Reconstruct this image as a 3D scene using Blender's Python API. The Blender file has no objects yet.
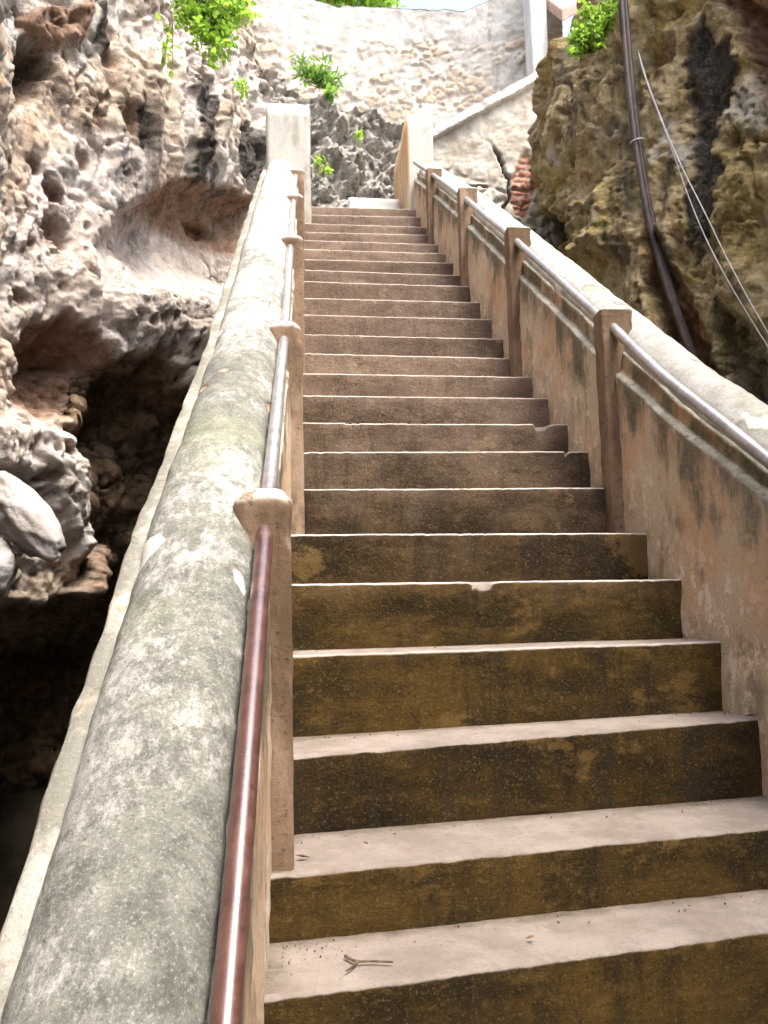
import bpy, bmesh, math, random
import numpy as np
from mathutils import Vector, Matrix
random.seed(7); RNG = np.random.default_rng(11)
sc = bpy.context.scene
COL = sc.collection

# ------------------------------------------------------------------ survey
F = 770.0; PITCH = 0.12; ROLL = -0.022058520416329823; YAW = 0.11687616570528686
D0 = 1.3234919973526211; DT = 0.22720838110522198; H = 0.19
CAM = np.array([-0.06382344554053078, 0.0, 0.8928016299838941])
WR = 1.1752193144220713; BL = 0.00475772483910081; BR = -0.006748792611342111
def ray(u, v):
    u -= 384; v -= 512
    c, s = math.cos(-ROLL), math.sin(-ROLL)
    u, v = c*u - s*v, s*u + c*v
    xc, yc, zc = u/F, 1.0, -v/F
    c, s = math.cos(PITCH), math.sin(PITCH)
    y = c*yc - s*zc; z = s*yc + c*zc
    c, s = math.cos(-YAW), math.sin(-YAW)
    return np.array([c*xc - s*y, s*xc + c*y, z])
def at(u, v, y):                       # the point of the place seen at (u, v), y metres up the passage
    r = ray(u, v); return CAM + r*(y/r[1])
def pix(Pt):
    q = np.asarray(Pt, float) - CAM
    x, y, z = q[..., 0], q[..., 1], q[..., 2]
    c, s = math.cos(YAW), math.sin(YAW); x, y = c*x - s*y, s*x + c*y
    c, s = math.cos(PITCH), math.sin(PITCH); yc = c*y + s*z; zc = -s*y + c*z
    u = F*x/yc; v = -F*zc/yc
    c, s = math.cos(ROLL), math.sin(ROLL)
    return np.stack([384 + c*u - s*v, 512 + s*u + c*v, yc], -1)
def Yk(k): return D0 + DT*k
def Kk(y): return (y - D0)/DT
def xLw(k): return BL*(k - 12) - .05 - .022*np.clip((7 - k)/5, 0, 1.)   # left wall face
def xRw(k): return WR + BR*(k - 12) + np.interp(k, [-4, 0, 3, 4, 5], [.09, .085, .045, .024, 0])     # right wall face

# ------------------------------------------------------------------ noise
_perm = np.random.default_rng(3).permutation(256); _perm = np.concatenate([_perm, _perm, _perm])
_g = np.random.default_rng(5).normal(size=(256, 3)); _g /= np.linalg.norm(_g, axis=1)[:, None]
def _hash(i, j, k): return _perm[_perm[_perm[i & 255] + (j & 255)] + (k & 255)]
def perlin(p):
    p = np.asarray(p, float); i = np.floor(p).astype(int); f = p - i
    w = f*f*f*(f*(f*6 - 15) + 10); out = 0
    for a in (0, 1):
        for b in (0, 1):
            for c in (0, 1):
                g = _g[_hash(i[:, 0]+a, i[:, 1]+b, i[:, 2]+c)]
                d = ((f - [a, b, c])*g).sum(1)
                out = out + d*(w[:, 0] if a else 1-w[:, 0])*(w[:, 1] if b else 1-w[:, 1])*(w[:, 2] if c else 1-w[:, 2])
    return out*1.5
def fbm(p, s=1., o=4, gain=.5, seed=0.):
    p = np.asarray(p, float)*s + seed; r = 0; a = 1.
    for q in range(o): r = r + a*perlin(p); p = p*2.03 + 17.3; a *= gain
    return r
def ridged(p, s=1., o=4, gain=.5, seed=0.):
    p = np.asarray(p, float)*s + seed; r = 0; a = 1.
    for q in range(o): r = r + a*(1 - 2*np.abs(perlin(p))); p = p*2.07 + 9.1; a *= gain
    return r
_jit = np.random.default_rng(8).random((256, 3))
def worley(p, s=1., seed=0.):
    p = np.asarray(p, float)*s + seed; i = np.floor(p).astype(int)
    d1 = np.full(len(p), 9.); d2 = d1.copy(); cid = np.zeros(len(p))
    for a in (-1, 0, 1):
        for b in (-1, 0, 1):
            for c in (-1, 0, 1):
                h = _hash(i[:, 0]+a, i[:, 1]+b, i[:, 2]+c)
                q = i + [a, b, c] + _jit[h]
                d = np.sqrt(((p - q)**2).sum(1))
                n = d < d1; d2 = np.where(n, d1, np.minimum(d2, d)); cid = np.where(n, h/255., cid); d1 = np.where(n, d, d1)
    return d1, d2, cid
def ss(a, b, x):
    t = np.clip((x - a)/(b - a), 0, 1); return t*t*(3 - 2*t)

# ------------------------------------------------------------------ objects
def tag(o, label=None, cat=None, group=None, kind=None):
    if label: o['label'] = label
    if cat: o['category'] = cat
    if group: o['group'] = group
    if kind: o['kind'] = kind
    return o
def link(o, parent=None):
    COL.objects.link(o)
    if parent: o.parent = parent
    return o
def empty(name, label, cat, loc=(0, 0, 0), group=None):
    o = bpy.data.objects.new(name, None); o.location = loc; o.empty_display_size = .1
    link(o); tag(o, label, cat, group); bpy.context.view_layer.update(); return o
def mesh(name, V, Fc, mat, parent=None, smooth=True, attrs=None):
    me = bpy.data.meshes.new(name)
    V = np.asarray(V, float)
    if parent is not None: V = V - np.array(parent.location)
    me.from_pydata([tuple(v) for v in V.tolist()], [], [tuple(f) for f in Fc])
    me.materials.append(mat)
    if attrs:
        for k, a in attrs.items():
            at_ = me.attributes.new(k, 'FLOAT', 'POINT'); at_.data.foreach_set('value', np.asarray(a, np.float32))
    if smooth: me.polygons.foreach_set('use_smooth', [True]*len(me.polygons))
    me.update()
    return link(bpy.data.objects.new(name, me), parent)
def grid_faces(n, m, wrap=False, off=0, flip=False):
    fs = []
    for i in range(n - 1):
        for j in range(m if wrap else m - 1):
            j2 = (j + 1) % m
            f = (off + i*m + j, off + i*m + j2, off + (i+1)*m + j2, off + (i+1)*m + j)
            fs.append(f[::-1] if flip else f)
    return fs
def tube_verts(pts, r, seg=12):
    pts = np.asarray(pts, float); n = len(pts); t = np.gradient(pts, axis=0); t /= np.linalg.norm(t, axis=1)[:, None]
    up = np.array([.13, .31, .94]); V = []
    r = np.broadcast_to(r, (n,))
    for i in range(n):
        a = np.cross(t[i], up); a /= np.linalg.norm(a); b = np.cross(a, t[i])
        for j in range(seg):
            q = 2*math.pi*j/seg; V.append(pts[i] + r[i]*(math.cos(q)*a + math.sin(q)*b))
    fs = grid_faces(n, seg, True); fs.append(tuple(range(seg))); fs.append(tuple(range((n-1)*seg, n*seg))[::-1])
    return np.array(V), fs
def smooth_path(P_, n):
    P_ = np.asarray(P_, float); t = np.linspace(0, len(P_) - 1, n); out = []
    Q = np.vstack([2*P_[0] - P_[1], P_, 2*P_[-1] - P_[-2]])
    for x in t:
        i = min(int(x), len(P_) - 2); f = x - i; a, b, c, d = Q[i:i+4]
        out.append(.5*((2*b) + (c - a)*f + (2*a - 5*b + 4*c - d)*f*f + (3*b - a - 3*c + d)*f**3))
    return np.array(out)

# ------------------------------------------------------------------ materials
class M:
    def __init__(s, name, rough=.9, spec=.3):
        s.m = bpy.data.materials.new(name); s.m.use_nodes = True; s.t = s.m.node_tree; s.n = s.t.nodes
        s.b = s.n['Principled BSDF']; s.b.inputs['Roughness'].default_value = rough
        s.b.inputs['Specular IOR Level'].default_value = spec
        s.pos = s.n.new('ShaderNodeTexCoord').outputs['Object']
    def lk(s, a, b): s.t.links.new(a, b)
    def _in(s, sock, v):
        if hasattr(v, 'is_linked') or isinstance(v, bpy.types.NodeSocket): s.lk(v, sock)
        else: sock.default_value = v
    def vec(s, sx=1, sy=1, sz=1, ox=0, oy=0, oz=0):
        n = s.n.new('ShaderNodeMapping'); s.lk(s.pos, n.inputs['Vector'])
        n.inputs['Scale'].default_value = (sx, sy, sz); n.inputs['Location'].default_value = (ox, oy, oz)
        return n.outputs[0]
    def noise(s, scale, detail=6, rough=.6, v=None, dist=0.):
        n = s.n.new('ShaderNodeTexNoise'); s.lk(v or s.pos, n.inputs['Vector'])
        n.inputs['Scale'].default_value = scale; n.inputs['Detail'].default_value = detail
        n.inputs['Roughness'].default_value = rough; n.inputs['Distortion'].default_value = dist
        return n.outputs['Fac']
    def vor(s, scale, v=None, out='Distance', feat='F1'):
        n = s.n.new('ShaderNodeTexVoronoi'); n.feature = feat; s.lk(v or s.pos, n.inputs['Vector']); n.inputs['Scale'].default_value = scale
        return n.outputs[out]
    def step(s, x, a, b):
        n = s.n.new('ShaderNodeMapRange'); n.interpolation_type = 'SMOOTHSTEP'
        s._in(n.inputs[0], x); n.inputs[1].default_value = a; n.inputs[2].default_value = b; return n.outputs[0]
    def math(s, op, a, b=0.):
        n = s.n.new('ShaderNodeMath'); n.operation = op; s._in(n.inputs[0], a); s._in(n.inputs[1], b); return n.outputs[0]
    def mix(s, f, a, b, mode='MIX'):
        n = s.n.new('ShaderNodeMix'); n.data_type = 'RGBA'; n.blend_type = mode
        s._in(n.inputs[0], f)
        for q, v in ((6, a), (7, b)): s._in(n.inputs[q], v if not isinstance(v, tuple) else (v + (1,))[:4])
        return n.outputs[2]
    def attr(s, name):
        n = s.n.new('ShaderNodeAttribute'); n.attribute_name = name; return n.outputs['Fac']
    def nz(s):
        g = s.n.new('ShaderNodeNewGeometry'); x = s.n.new('ShaderNodeSeparateXYZ'); s.lk(g.outputs['Normal'], x.inputs[0]); return x.outputs[2]
    def sep(s):
        x = s.n.new('ShaderNodeSeparateXYZ'); s.lk(s.pos, x.inputs[0]); return x.outputs
    def bump(s, h, strength, dist, prev=None):
        n = s.n.new('ShaderNodeBump'); s._in(n.inputs['Height'], h); n.inputs['Strength'].default_value = strength; n.inputs['Distance'].default_value = dist
        if prev: s.lk(prev, n.inputs['Normal'])
        return n.outputs[0]
    def done(s, col, nrm=None, rough=None):
        s._in(s.b.inputs['Base Color'], col if not isinstance(col, tuple) else (col + (1,))[:4])
        if nrm: s.lk(nrm, s.b.inputs['Normal'])
        if rough is not None: s._in(s.b.inputs['Roughness'], rough)
        return s.m

def mat_coping(name='weathered_coping', white=0.):
    m = M(name, .85)
    a = m.noise(2.6, 8, .7); b = m.noise(16, 10, .75); c = m.noise(70, 6, .8); g = m.noise(1.4, 4, .6, m.vec(1, 1, 1, 5, 3, 1)); d = m.noise(46, 9, .82, m.vec(1, .55, .6, 3, 3, 3))
    zz = m.sep()[2]
    grey = m.mix(m.step(b, .3, .7), (.085, .085, .072), (.215, .212, .18)); grey = m.mix(m.math('MULTIPLY', m.step(c, .55, .68), .8), grey, (.05, .05, .043))
    pale = m.mix(m.step(b, .35, .65), (.30, .29, .258), (.43, .42, .39)); pale = m.mix(m.math('MULTIPLY', m.step(c, .54, .66), .7), pale, (.20, .19, .155))
    cover = m.math('ADD', m.math('ADD', m.math('MULTIPLY', a, .50), m.math('MULTIPLY', d, .50)), m.math('ADD', m.math('MULTIPLY', m.step(zz, .9, 3.6), .085), white))
    col = m.mix(m.step(cover, .475, .585), grey, pale)
    col = m.mix(m.math('MULTIPLY', m.step(g, .54, .68), .3), col, (.25, .27, .15))
    ck = m.noise(3.5, 9, .7, None, .8); ckl = m.math('MULTIPLY', m.step(m.math('ABSOLUTE', m.math('SUBTRACT', ck, .5)), .006, .0), m.step(a, .45, .6)); col = m.mix(m.math('MULTIPLY', ckl, .8), col, (.05, .045, .035))
    p = m.noise(5.5, 2, .4, m.vec(1, .7, 1, 9, 2, 4)); ring = m.math('MULTIPLY', m.step(p, .66, .69), .7); col = m.mix(ring, col, (.10, .09, .075)); col = m.mix(m.step(p, .69, .71), col, (.46, .33, .23))
    p2 = m.noise(4.1, 3, .5, m.vec(1, 1, 1, 2, 7, 4)); col = m.mix(m.step(p2, .665, .69), col, (.60, .585, .55))
    gr = m.noise(190, 4, .8); col = m.mix(m.math('MULTIPLY', m.step(gr, .55, .66), .55), col, (.055, .053, .045)); col = m.mix(m.math('MULTIPLY', m.step(gr, .46, .36), .35), col, (.52, .51, .47))
    n = m.bump(gr, .5, .003); n = m.bump(c, .6, .005, n); n = m.bump(d, .5, .008, n); n = m.bump(b, .4, .012, n); n = m.bump(m.step(p, .69, .72), .6, -.012, n)
    return m.done(col, n)
def mat_wall():
    m = M('stained_plaster', .9)
    h = m.attr('drop'); big = m.noise(2.4, 8, .68); st = m.noise(9, 9, .68, m.vec(1, 1, .25)); fine = m.noise(60, 6, .78); blot = m.noise(4.5, 9, .72, m.vec(1, 1, .6, 3, 1, 7))
    col = m.mix(m.step(big, .36, .62), (.52, .335, .205), (.50, .415, .305))
    col = m.mix(m.math('MULTIPLY', m.step(st, .50, .66), .6), col, (.50, .39, .29))
    col = m.mix(m.math('MULTIPLY', m.step(blot, .51, .62), .7), col, (.17, .15, .105))
    col = m.mix(m.math('MULTIPLY', m.step(blot, .46, .36), .5), col, (.50, .42, .34))
    run = m.math('SUBTRACT', m.math('ADD', m.math('MULTIPLY', st, .6), m.math('MULTIPLY', blot, .5)), m.math('MULTIPLY', h, .75))
    col = m.mix(m.math('MULTIPLY', m.step(run, .38, .55), .85), col, m.mix(m.step(fine, .4, .6), (.045, .048, .032), (.14, .13, .085)))
    low = m.noise(24, 8, .8, m.vec(1.1, .8, .5))
    sc_ = m.math('MULTIPLY', m.step(low, .53, .58), m.step(m.math('ADD', h, m.math('MULTIPLY', big, .6)), .45, .8)); col = m.mix(m.math('MULTIPLY', sc_, .8), col, (.72, .64, .54))
    col = m.mix(m.math('MULTIPLY', m.step(fine, .57, .70), .6), col, (.10, .07, .045))
    top = m.math('MULTIPLY', m.step(m.nz(), .3, .6), m.step(m.noise(26, 7, .75), .36, .46))
    col = m.mix(m.math('MULTIPLY', m.attr('strip'), m.step(blot, .62, .5)), col, (.50, .44, .35)); tc = m.mix(m.step(blot, .38, .54), (.36, .345, .30), (.19, .185, .155)); col = m.mix(top, col, tc)
    gr = m.noise(120, 4, .8); col = m.mix(m.math('MULTIPLY', m.step(gr, .56, .66), .45), col, (.13, .09, .06)); col = m.mix(m.math('MULTIPLY', m.step(gr, .43, .34), .35), col, (.62, .52, .42))
    n = m.bump(fine, .6, .005); n = m.bump(low, .5, .01, n); n = m.bump(blot, .3, .02, n)
    return m.done(col, n)
def mat_post():
    m = M('brown_post_concrete', .9)
    a = m.noise(7, 8, .65, m.vec(1, 1, .4)); f = m.noise(55, 5, .7)
    col = m.mix(m.step(a, .35, .65), (.10, .062, .034), (.215, .145, .095))
    col = m.mix(m.math('MULTIPLY', m.step(f, .55, .66), .65), col, (.035, .022, .012)); w2 = m.noise(3.3, 8, .7, m.vec(1, 1, .3, 3, 8, 2)); col = m.mix(m.math('MULTIPLY', m.step(w2, .55, .66), .7), col, (.33, .25, .18))
    top = m.math('MULTIPLY', m.step(m.nz(), .12, .5), m.step(m.noise(24, 7, .75), .36, .48))
    col = m.mix(m.math('MULTIPLY', top, .9), col, (.43, .405, .36))
    return m.done(col, m.bump(f, .5, .006, m.bump(a, .4, .01)))
def mat_newel():
    m = M('whitewashed_newel', .9)
    a = m.noise(5, 8, .65, m.vec(1, 1, .35)); f = m.noise(40, 5, .7)
    col = m.mix(m.step(a, .48, .66), (.36, .345, .31), (.21, .19, .15))
    col = m.mix(m.math('MULTIPLY', m.step(f, .6, .7), .6), col, (.16, .15, .12))
    return m.done(col, m.bump(f, .5, .006))
def mat_newel_orange():
    m = M('ochre_newel_plaster', .9)
    a = m.noise(4, 8, .65, m.vec(1, 1, .3)); f = m.noise(40, 5, .7)
    g = m.n.new('ShaderNodeNewGeometry'); x = m.n.new('ShaderNodeSeparateXYZ'); m.lk(g.outputs['Normal'], x.inputs[0])
    side = m.step(x.outputs[0], -.2, -.6)
    col = m.mix(side, (.38, .362, .325), m.mix(m.step(a, .4, .6), (.52, .31, .15), (.50, .42, .30)))
    col = m.mix(m.math('MULTIPLY', m.step(a, .56, .68), .7), col, (.16, .15, .10))
    return m.done(col, m.bump(f, .5, .006))
def mat_step():
    m = M('stained_step_concrete', .92, .2)
    z = m.sep()[2]
    a = m.noise(3.2, 9, .68, m.vec(.7, 1, 1.5)); b = m.noise(14, 8, .74, m.vec(.5, 1, 1)); f = m.noise(70, 6, .8); run = m.noise(7, 7, .65, m.vec(1, .3, .25)); g = m.noise(45, 6, .78, m.vec(1, 1, 1, 4, 4, 4))
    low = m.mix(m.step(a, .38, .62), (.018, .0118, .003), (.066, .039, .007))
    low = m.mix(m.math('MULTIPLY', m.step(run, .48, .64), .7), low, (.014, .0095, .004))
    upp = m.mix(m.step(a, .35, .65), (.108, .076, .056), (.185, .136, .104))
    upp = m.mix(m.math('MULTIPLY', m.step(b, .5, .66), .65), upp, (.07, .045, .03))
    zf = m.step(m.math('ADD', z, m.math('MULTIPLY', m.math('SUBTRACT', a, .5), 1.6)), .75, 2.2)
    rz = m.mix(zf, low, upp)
    rz = m.mix(m.math('MULTIPLY', m.step(b, .54, .64), .6), rz, m.mix(zf, (.10, .060, .014), (.215, .158, .12)))
    rz = m.mix(m.math('MULTIPLY', m.step(f, .57, .68), .7), rz, m.mix(zf, (.125, .08, .032), (.26, .20, .15)))
    rz = m.mix(m.math('MULTIPLY', m.step(g, .57, .67), .75), rz, (.018, .012, .007))
    tr = m.mix(m.step(m.noise(5, 9, .72), .35, .65), (.185, .153, .128), (.275, .236, .204))
    tr = m.mix(m.math('MULTIPLY', m.step(m.noise(26, 8, .78), .53, .64), .55), tr, (.18, .14, .108))
    tr = m.mix(m.math('MULTIPLY', m.step(f, .60, .68), .6), tr, (.09, .07, .05))
    dirt_shade = m.math('MULTIPLY', m.step(m.math('ADD', m.attr('dirt_shade'), m.math('MULTIPLY', m.math('SUBTRACT', b, .5), 1.6)), .35, 1.05), .75); tr = m.mix(dirt_shade, tr, m.mix(m.step(f, .4, .6), (.055, .04, .025), (.13, .10, .07)))  # grime and contact shade painted as one dark tone towards the riser foot
    worn = m.attr('edge'); tr = m.mix(m.math('MULTIPLY', m.math('MULTIPLY', worn, m.step(b, .3, .5)), m.step(z, .5, 1.1)), tr, (.62, .57, .51))  # upper nosings painted pale: wear, plus the sky light their edges catch
    tone = m.attr('tone'); rz = m.mix(m.step(tone, .35, 1.), rz, m.mix(1., rz, (.80, .77, .74), 'MULTIPLY')); rz = m.mix(m.math('MULTIPLY', m.step(tone, .5, 0.), .5), rz, m.mix(1., rz, (1.35, 1.3, 1.2), 'MULTIPLY'))
    drip = m.noise(5, 8, .7, m.vec(1.4, 1, .12, 0, 0, 0)); rz = m.mix(m.math('MULTIPLY', m.step(m.math('ADD', drip, m.math('MULTIPLY', tone, .06)), .575, .655), m.math('SUBTRACT', .6, m.math('MULTIPLY', zf, .38))), rz, (.022, .015, .008)); pt_ = m.noise(2.6, 9, .66, m.vec(1, 1, 1.3, 7, 2, 5)); rz = m.mix(m.math('MULTIPLY', m.step(pt_, .60, .645), .55), rz, m.mix(zf, (.16, .098, .03), (.27, .20, .145)))
    gr = m.noise(130, 4, .8); rz = m.mix(m.math('MULTIPLY', m.step(gr, .56, .66), .7), rz, m.mix(zf, (.15, .10, .04), (.32, .25, .19))); rz = m.mix(m.math('MULTIPLY', m.step(gr, .44, .34), .7), rz, (.012, .008, .004)); tr = m.mix(m.math('MULTIPLY', m.step(gr, .56, .66), .4), tr, (.12, .095, .07))
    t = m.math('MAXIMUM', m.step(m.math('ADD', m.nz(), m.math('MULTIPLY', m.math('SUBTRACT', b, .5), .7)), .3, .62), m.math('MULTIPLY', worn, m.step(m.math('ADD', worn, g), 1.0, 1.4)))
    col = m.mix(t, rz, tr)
    n = m.bump(f, .7, .006); n = m.bump(g, .4, .006, n); n = m.bump(b, .6, .014, n)
    return m.done(col, n)
def mat_rail():
    m = M('worn_painted_steel', .3, .6)
    z = m.sep()[2]
    a = m.noise(20, 7, .75); f = m.noise(120, 5, .75)
    paint = m.mix(m.step(a, .35, .65), (.045, .017, .014), (.10, .045, .035)); paint = m.mix(m.math('MULTIPLY', m.step(f, .6, .7), .6), paint, (.22, .16, .13))
    bare = m.mix(m.step(a, .4, .6), (.30, .285, .285), (.42, .405, .405))
    w = m.step(m.math('ADD', z, m.math('MULTIPLY', a, .3)), 1.18, 1.5)
    m._in(m.b.inputs['Metallic'], m.math('MULTIPLY', w, .6))
    m.b.inputs['Coat Weight'].default_value = .7; m.b.inputs['Coat Roughness'].default_value = .22
    return m.done(m.mix(w, paint, bare), m.bump(f, .3, .002), m.math('ADD', .18, m.math('MULTIPLY', a, .3)))
def mat_rock_left():
    m = M('pink_limestone', .93, .2)
    big = m.noise(1.3, 6, .6); st = m.noise(4.5, 8, .68, m.vec(1.4, 1.4, .22)); b = m.noise(9, 9, .72); f = m.noise(38, 7, .75); pit = m.vor(26)
    br = m.attr('brown'); dk = m.attr('dark'); pl = m.attr('pale'); gr = m.attr('grey')
    col = m.mix(m.step(b, .38, .62), (.50, .385, .285), (.66, .55, .44))
    col = m.mix(m.step(big, .46, .62), col, m.mix(m.step(f, .4, .6), (.60, .54, .47), (.72, .68, .62)))
    col = m.mix(m.math('MULTIPLY', m.step(st, .54, .66), .7), col, (.36, .22, .115))
    col = m.mix(pl, col, m.mix(m.step(b, .4, .62), (.64, .55, .475), (.74, .70, .66)))
    bro = m.mix(m.step(b, .38, .62), (.23, .13, .08), (.42, .265, .175)); bro = m.mix(m.math('MULTIPLY', m.step(m.noise(6, 6, .7, m.vec(1, 1, 3)), .57, .66), .5), bro, (.40, .16, .08))
    col = m.mix(br, col, bro)
    cave = m.mix(m.step(b, .36, .62), (.10, .066, .036), (.30, .205, .125))  # brown cave rock, with the recess's shade also put into the colour
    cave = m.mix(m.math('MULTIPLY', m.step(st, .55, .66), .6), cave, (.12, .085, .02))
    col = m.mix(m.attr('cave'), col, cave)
    gcol = m.mix(m.step(f, .4, .62), (.34, .315, .27), (.62, .585, .53))
    col = m.mix(gr, col, gcol)
    sd = m.math('MULTIPLY', m.step(st, .57, .67), m.attr('streak')); col = m.mix(m.math('MULTIPLY', sd, .85), col, (.085, .08, .075))
    run = m.noise(2.6, 7, .62, m.vec(1.9, 1.9, .13, 3, 5, 0)); rs = m.math('MULTIPLY', m.step(run, .55, .63), m.math('MULTIPLY', m.attr('streak'), m.step(b, .40, .52))); col = m.mix(m.math('MULTIPLY', rs, .85), col, m.mix(m.step(f, .4, .6), (.035, .032, .03), (.15, .14, .125)))
    col = m.mix(dk, col, m.mix(m.step(f, .4, .65), (.022, .019, .018), (.085, .075, .068)))
    col = m.mix(m.math('MULTIPLY', m.step(f, .60, .72), .45), col, (.20, .135, .085))
    wv = m.noise(5.5, 10, .78, None, .6); wf = m.noise(21, 9, .8, None, .4)
    lines = m.math('MAXIMUM', m.step(m.math('ABSOLUTE', m.math('SUBTRACT', wv, .47)), .016, .0), m.math('MULTIPLY', m.step(m.math('ABSOLUTE', m.math('SUBTRACT', wf, .46)), .022, .0), .8))
    col = m.mix(m.math('MULTIPLY', lines, m.step(m.noise(2.2, 5, .6, m.vec(1, 1, .5, 8, 1, 3)), .42, .62)), col, (.09, .062, .04))
    col = m.mix(m.math('MULTIPLY', m.step(wf, .56, .68), .45), col, (.62, .58, .53) if 'pink' in m.m.name else (.40, .35, .25))
    col = m.mix(m.math('MULTIPLY', m.attr('pit'), .5), col, m.mix(m.step(b, .4, .6), (.10, .06, .035), (.24, .15, .09)))  # pits browned: grime, plus cavity darkness put into the colour
    nn = m.bump(f, 1., .022); nn = m.bump(wf, .8, .022, nn); nn = m.bump(wv, .6, .04, nn); nn = m.bump(lines, .4, -.01, nn); nn = m.bump(pit, .35, .012, nn)
    return m.done(col, nn)
def mat_rock_right():
    m = M('ochre_limestone', .93, .2)
    big = m.noise(1.7, 6, .62); st = m.noise(5, 8, .68, m.vec(1.3, 1.3, .25)); b = m.noise(9, 9, .72); f = m.noise(40, 7, .75); pit = m.vor(30)
    col = m.mix(m.step(b, .37, .63), (.33, .25, .115), (.62, .50, .30))
    col = m.mix(m.math('MULTIPLY', m.step(big, .48, .6), .8), col, m.mix(m.step(f, .4, .62), (.32, .24, .065), (.52, .42, .17)))
    col = m.mix(m.math('MULTIPLY', m.step(m.noise(2.3, 6, .65, m.vec(1, 1, .6, 4, 1, 2)), .56, .66), .8), col, m.mix(f, (.42, .39, .32), (.60, .565, .48)))
    col = m.mix(m.math('MULTIPLY', m.step(st, .56, .67), .75), col, (.27, .125, .03))
    col = m.mix(m.attr('brown'), col, m.mix(m.step(b, .4, .6), (.12, .06, .03), (.25, .14, .07)))
    run = m.noise(2.8, 7, .62, m.vec(1.9, 1.9, .13, 3, 5, 0)); rs = m.math('MULTIPLY', m.step(run, .58, .65), m.step(b, .42, .54)); col = m.mix(m.math('MULTIPLY', rs, .8), col, m.mix(m.step(f, .4, .6), (.03, .027, .024), (.13, .115, .09)))
    col = m.mix(m.attr('dark'), col, m.mix(m.step(f, .42, .66), (.02, .018, .017), (.10, .09, .075)))
    col = m.mix(m.math('MULTIPLY', m.step(f, .60, .70), .5), col, (.10, .075, .04))
    wv = m.noise(5.5, 10, .78, None, .6); wf = m.noise(21, 9, .8, None, .4)
    lines = m.math('MAXIMUM', m.step(m.math('ABSOLUTE', m.math('SUBTRACT', wv, .47)), .016, .0), m.math('MULTIPLY', m.step(m.math('ABSOLUTE', m.math('SUBTRACT', wf, .46)), .022, .0), .8))
    col = m.mix(m.math('MULTIPLY', lines, m.step(m.noise(2.2, 5, .6, m.vec(1, 1, .5, 8, 1, 3)), .42, .62)), col, (.09, .062, .04))
    col = m.mix(m.math('MULTIPLY', m.step(wf, .56, .68), .45), col, (.62, .58, .53) if 'pink' in m.m.name else (.40, .35, .25))
    col = m.mix(m.math('MULTIPLY', m.attr('pit'), .6), col, (.09, .06, .03))  # cavity darkness of the pits painted in together with their grime
    nn = m.bump(f, 1., .022); nn = m.bump(wf, .8, .025, nn); nn = m.bump(wv, .6, .05, nn); nn = m.bump(lines, .4, -.01, nn); nn = m.bump(pit, .4, .014, nn)
    return m.done(col, nn)
def mat_boulder():
    m = M('pale_boulder_stone', .9, .2)
    b = m.noise(5, 8, .68); f = m.noise(30, 7, .72)
    col = m.mix(m.step(b, .4, .62), (.34, .305, .28), (.47, .45, .44)); col = m.mix(m.math('MULTIPLY', m.step(f, .58, .7), .6), col, (.24, .18, .13))
    return m.done(col, m.bump(f, .6, .015, m.bump(b, .5, .04)))
def mat_rubble():
    m = M('rubble_masonry', .93, .2)
    b = m.noise(6, 8, .7); f = m.noise(35, 6, .75); big = m.noise(.9, 5, .6)
    stone = m.attr('stone'); tone = m.attr('tone'); pl = m.attr('plaster')
    mortar = m.mix(m.step(b, .35, .65), (.37, .345, .30), (.48, .455, .41))
    s_ = m.mix(tone, (.25, .175, .11), (.43, .355, .265)); s_ = m.mix(m.math('MULTIPLY', m.step(f, .5, .65), .6), s_, (.24, .18, .12))
    col = m.mix(m.math('MULTIPLY', stone, .85), mortar, s_)
    pc = m.mix(m.step(b, .36, .62), (.29, .272, .24), (.43, .412, .375)); st = m.noise(4, 8, .7, m.vec(1, 1, .2)); pc = m.mix(m.math('MULTIPLY', m.step(st, .52, .66), .7), pc, (.17, .155, .13))
    col = m.mix(pl, col, pc)
    return m.done(col, m.bump(f, .6, .008, m.bump(b, .5, .012)))
def mat_plaster():
    m = M('cracked_plaster', .93, .2)
    b = m.noise(3.5, 9, .7); f = m.noise(32, 6, .75); st = m.noise(6, 8, .7, m.vec(1, 1, .2))
    col = m.mix(m.step(b, .36, .62), (.25, .222, .175), (.41, .38, .325))
    col = m.mix(m.math('MULTIPLY', m.step(st, .54, .66), .5), col, (.20, .18, .14))
    top = m.step(m.nz(), .3, .7); col = m.mix(m.attr('coping'), col, m.mix(m.step(f, .42, .66), (.60, .58, .54), (.33, .31, .27)))
    col = m.mix(m.attr('brick'), col, m.mix(m.step(f, .4, .62), (.33, .13, .08), (.42, .22, .15)))
    col = m.mix(m.attr('crack'), col, (.03, .025, .02))
    return m.done(col, m.bump(f, .6, .012, m.bump(b, .4, .03)))
def mat_simple(name, c1, c2, scale=8, rough=.8, bump=.01, v=(1, 1, 1)):
    m = M(name, rough); a = m.noise(scale, 7, .68, m.vec(*v)); f = m.noise(scale*6, 5, .7)
    col = m.mix(m.step(a, .35, .65), c1, c2)
    return m.done(col, m.bump(f, .4, bump))
def mat_leaf(name, c1, c2):
    m = M(name, .55, .3)
    r = m.attr('tint'); col = m.mix(r, c1, c2); m._in(m.b.inputs['Base Color'], col)
    tr = m.n.new('ShaderNodeBsdfTranslucent'); m.lk(m.mix(.5, col, (.5, .78, .10), 'MIX'), tr.inputs[0])
    mx = m.n.new('ShaderNodeMixShader'); mx.inputs[0].default_value = .5
    out = m.n['Material Output']; m.lk(m.b.outputs[0], mx.inputs[1]); m.lk(tr.outputs[0], mx.inputs[2]); m.lk(mx.outputs[0], out.inputs[0])
    return m.m

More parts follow.
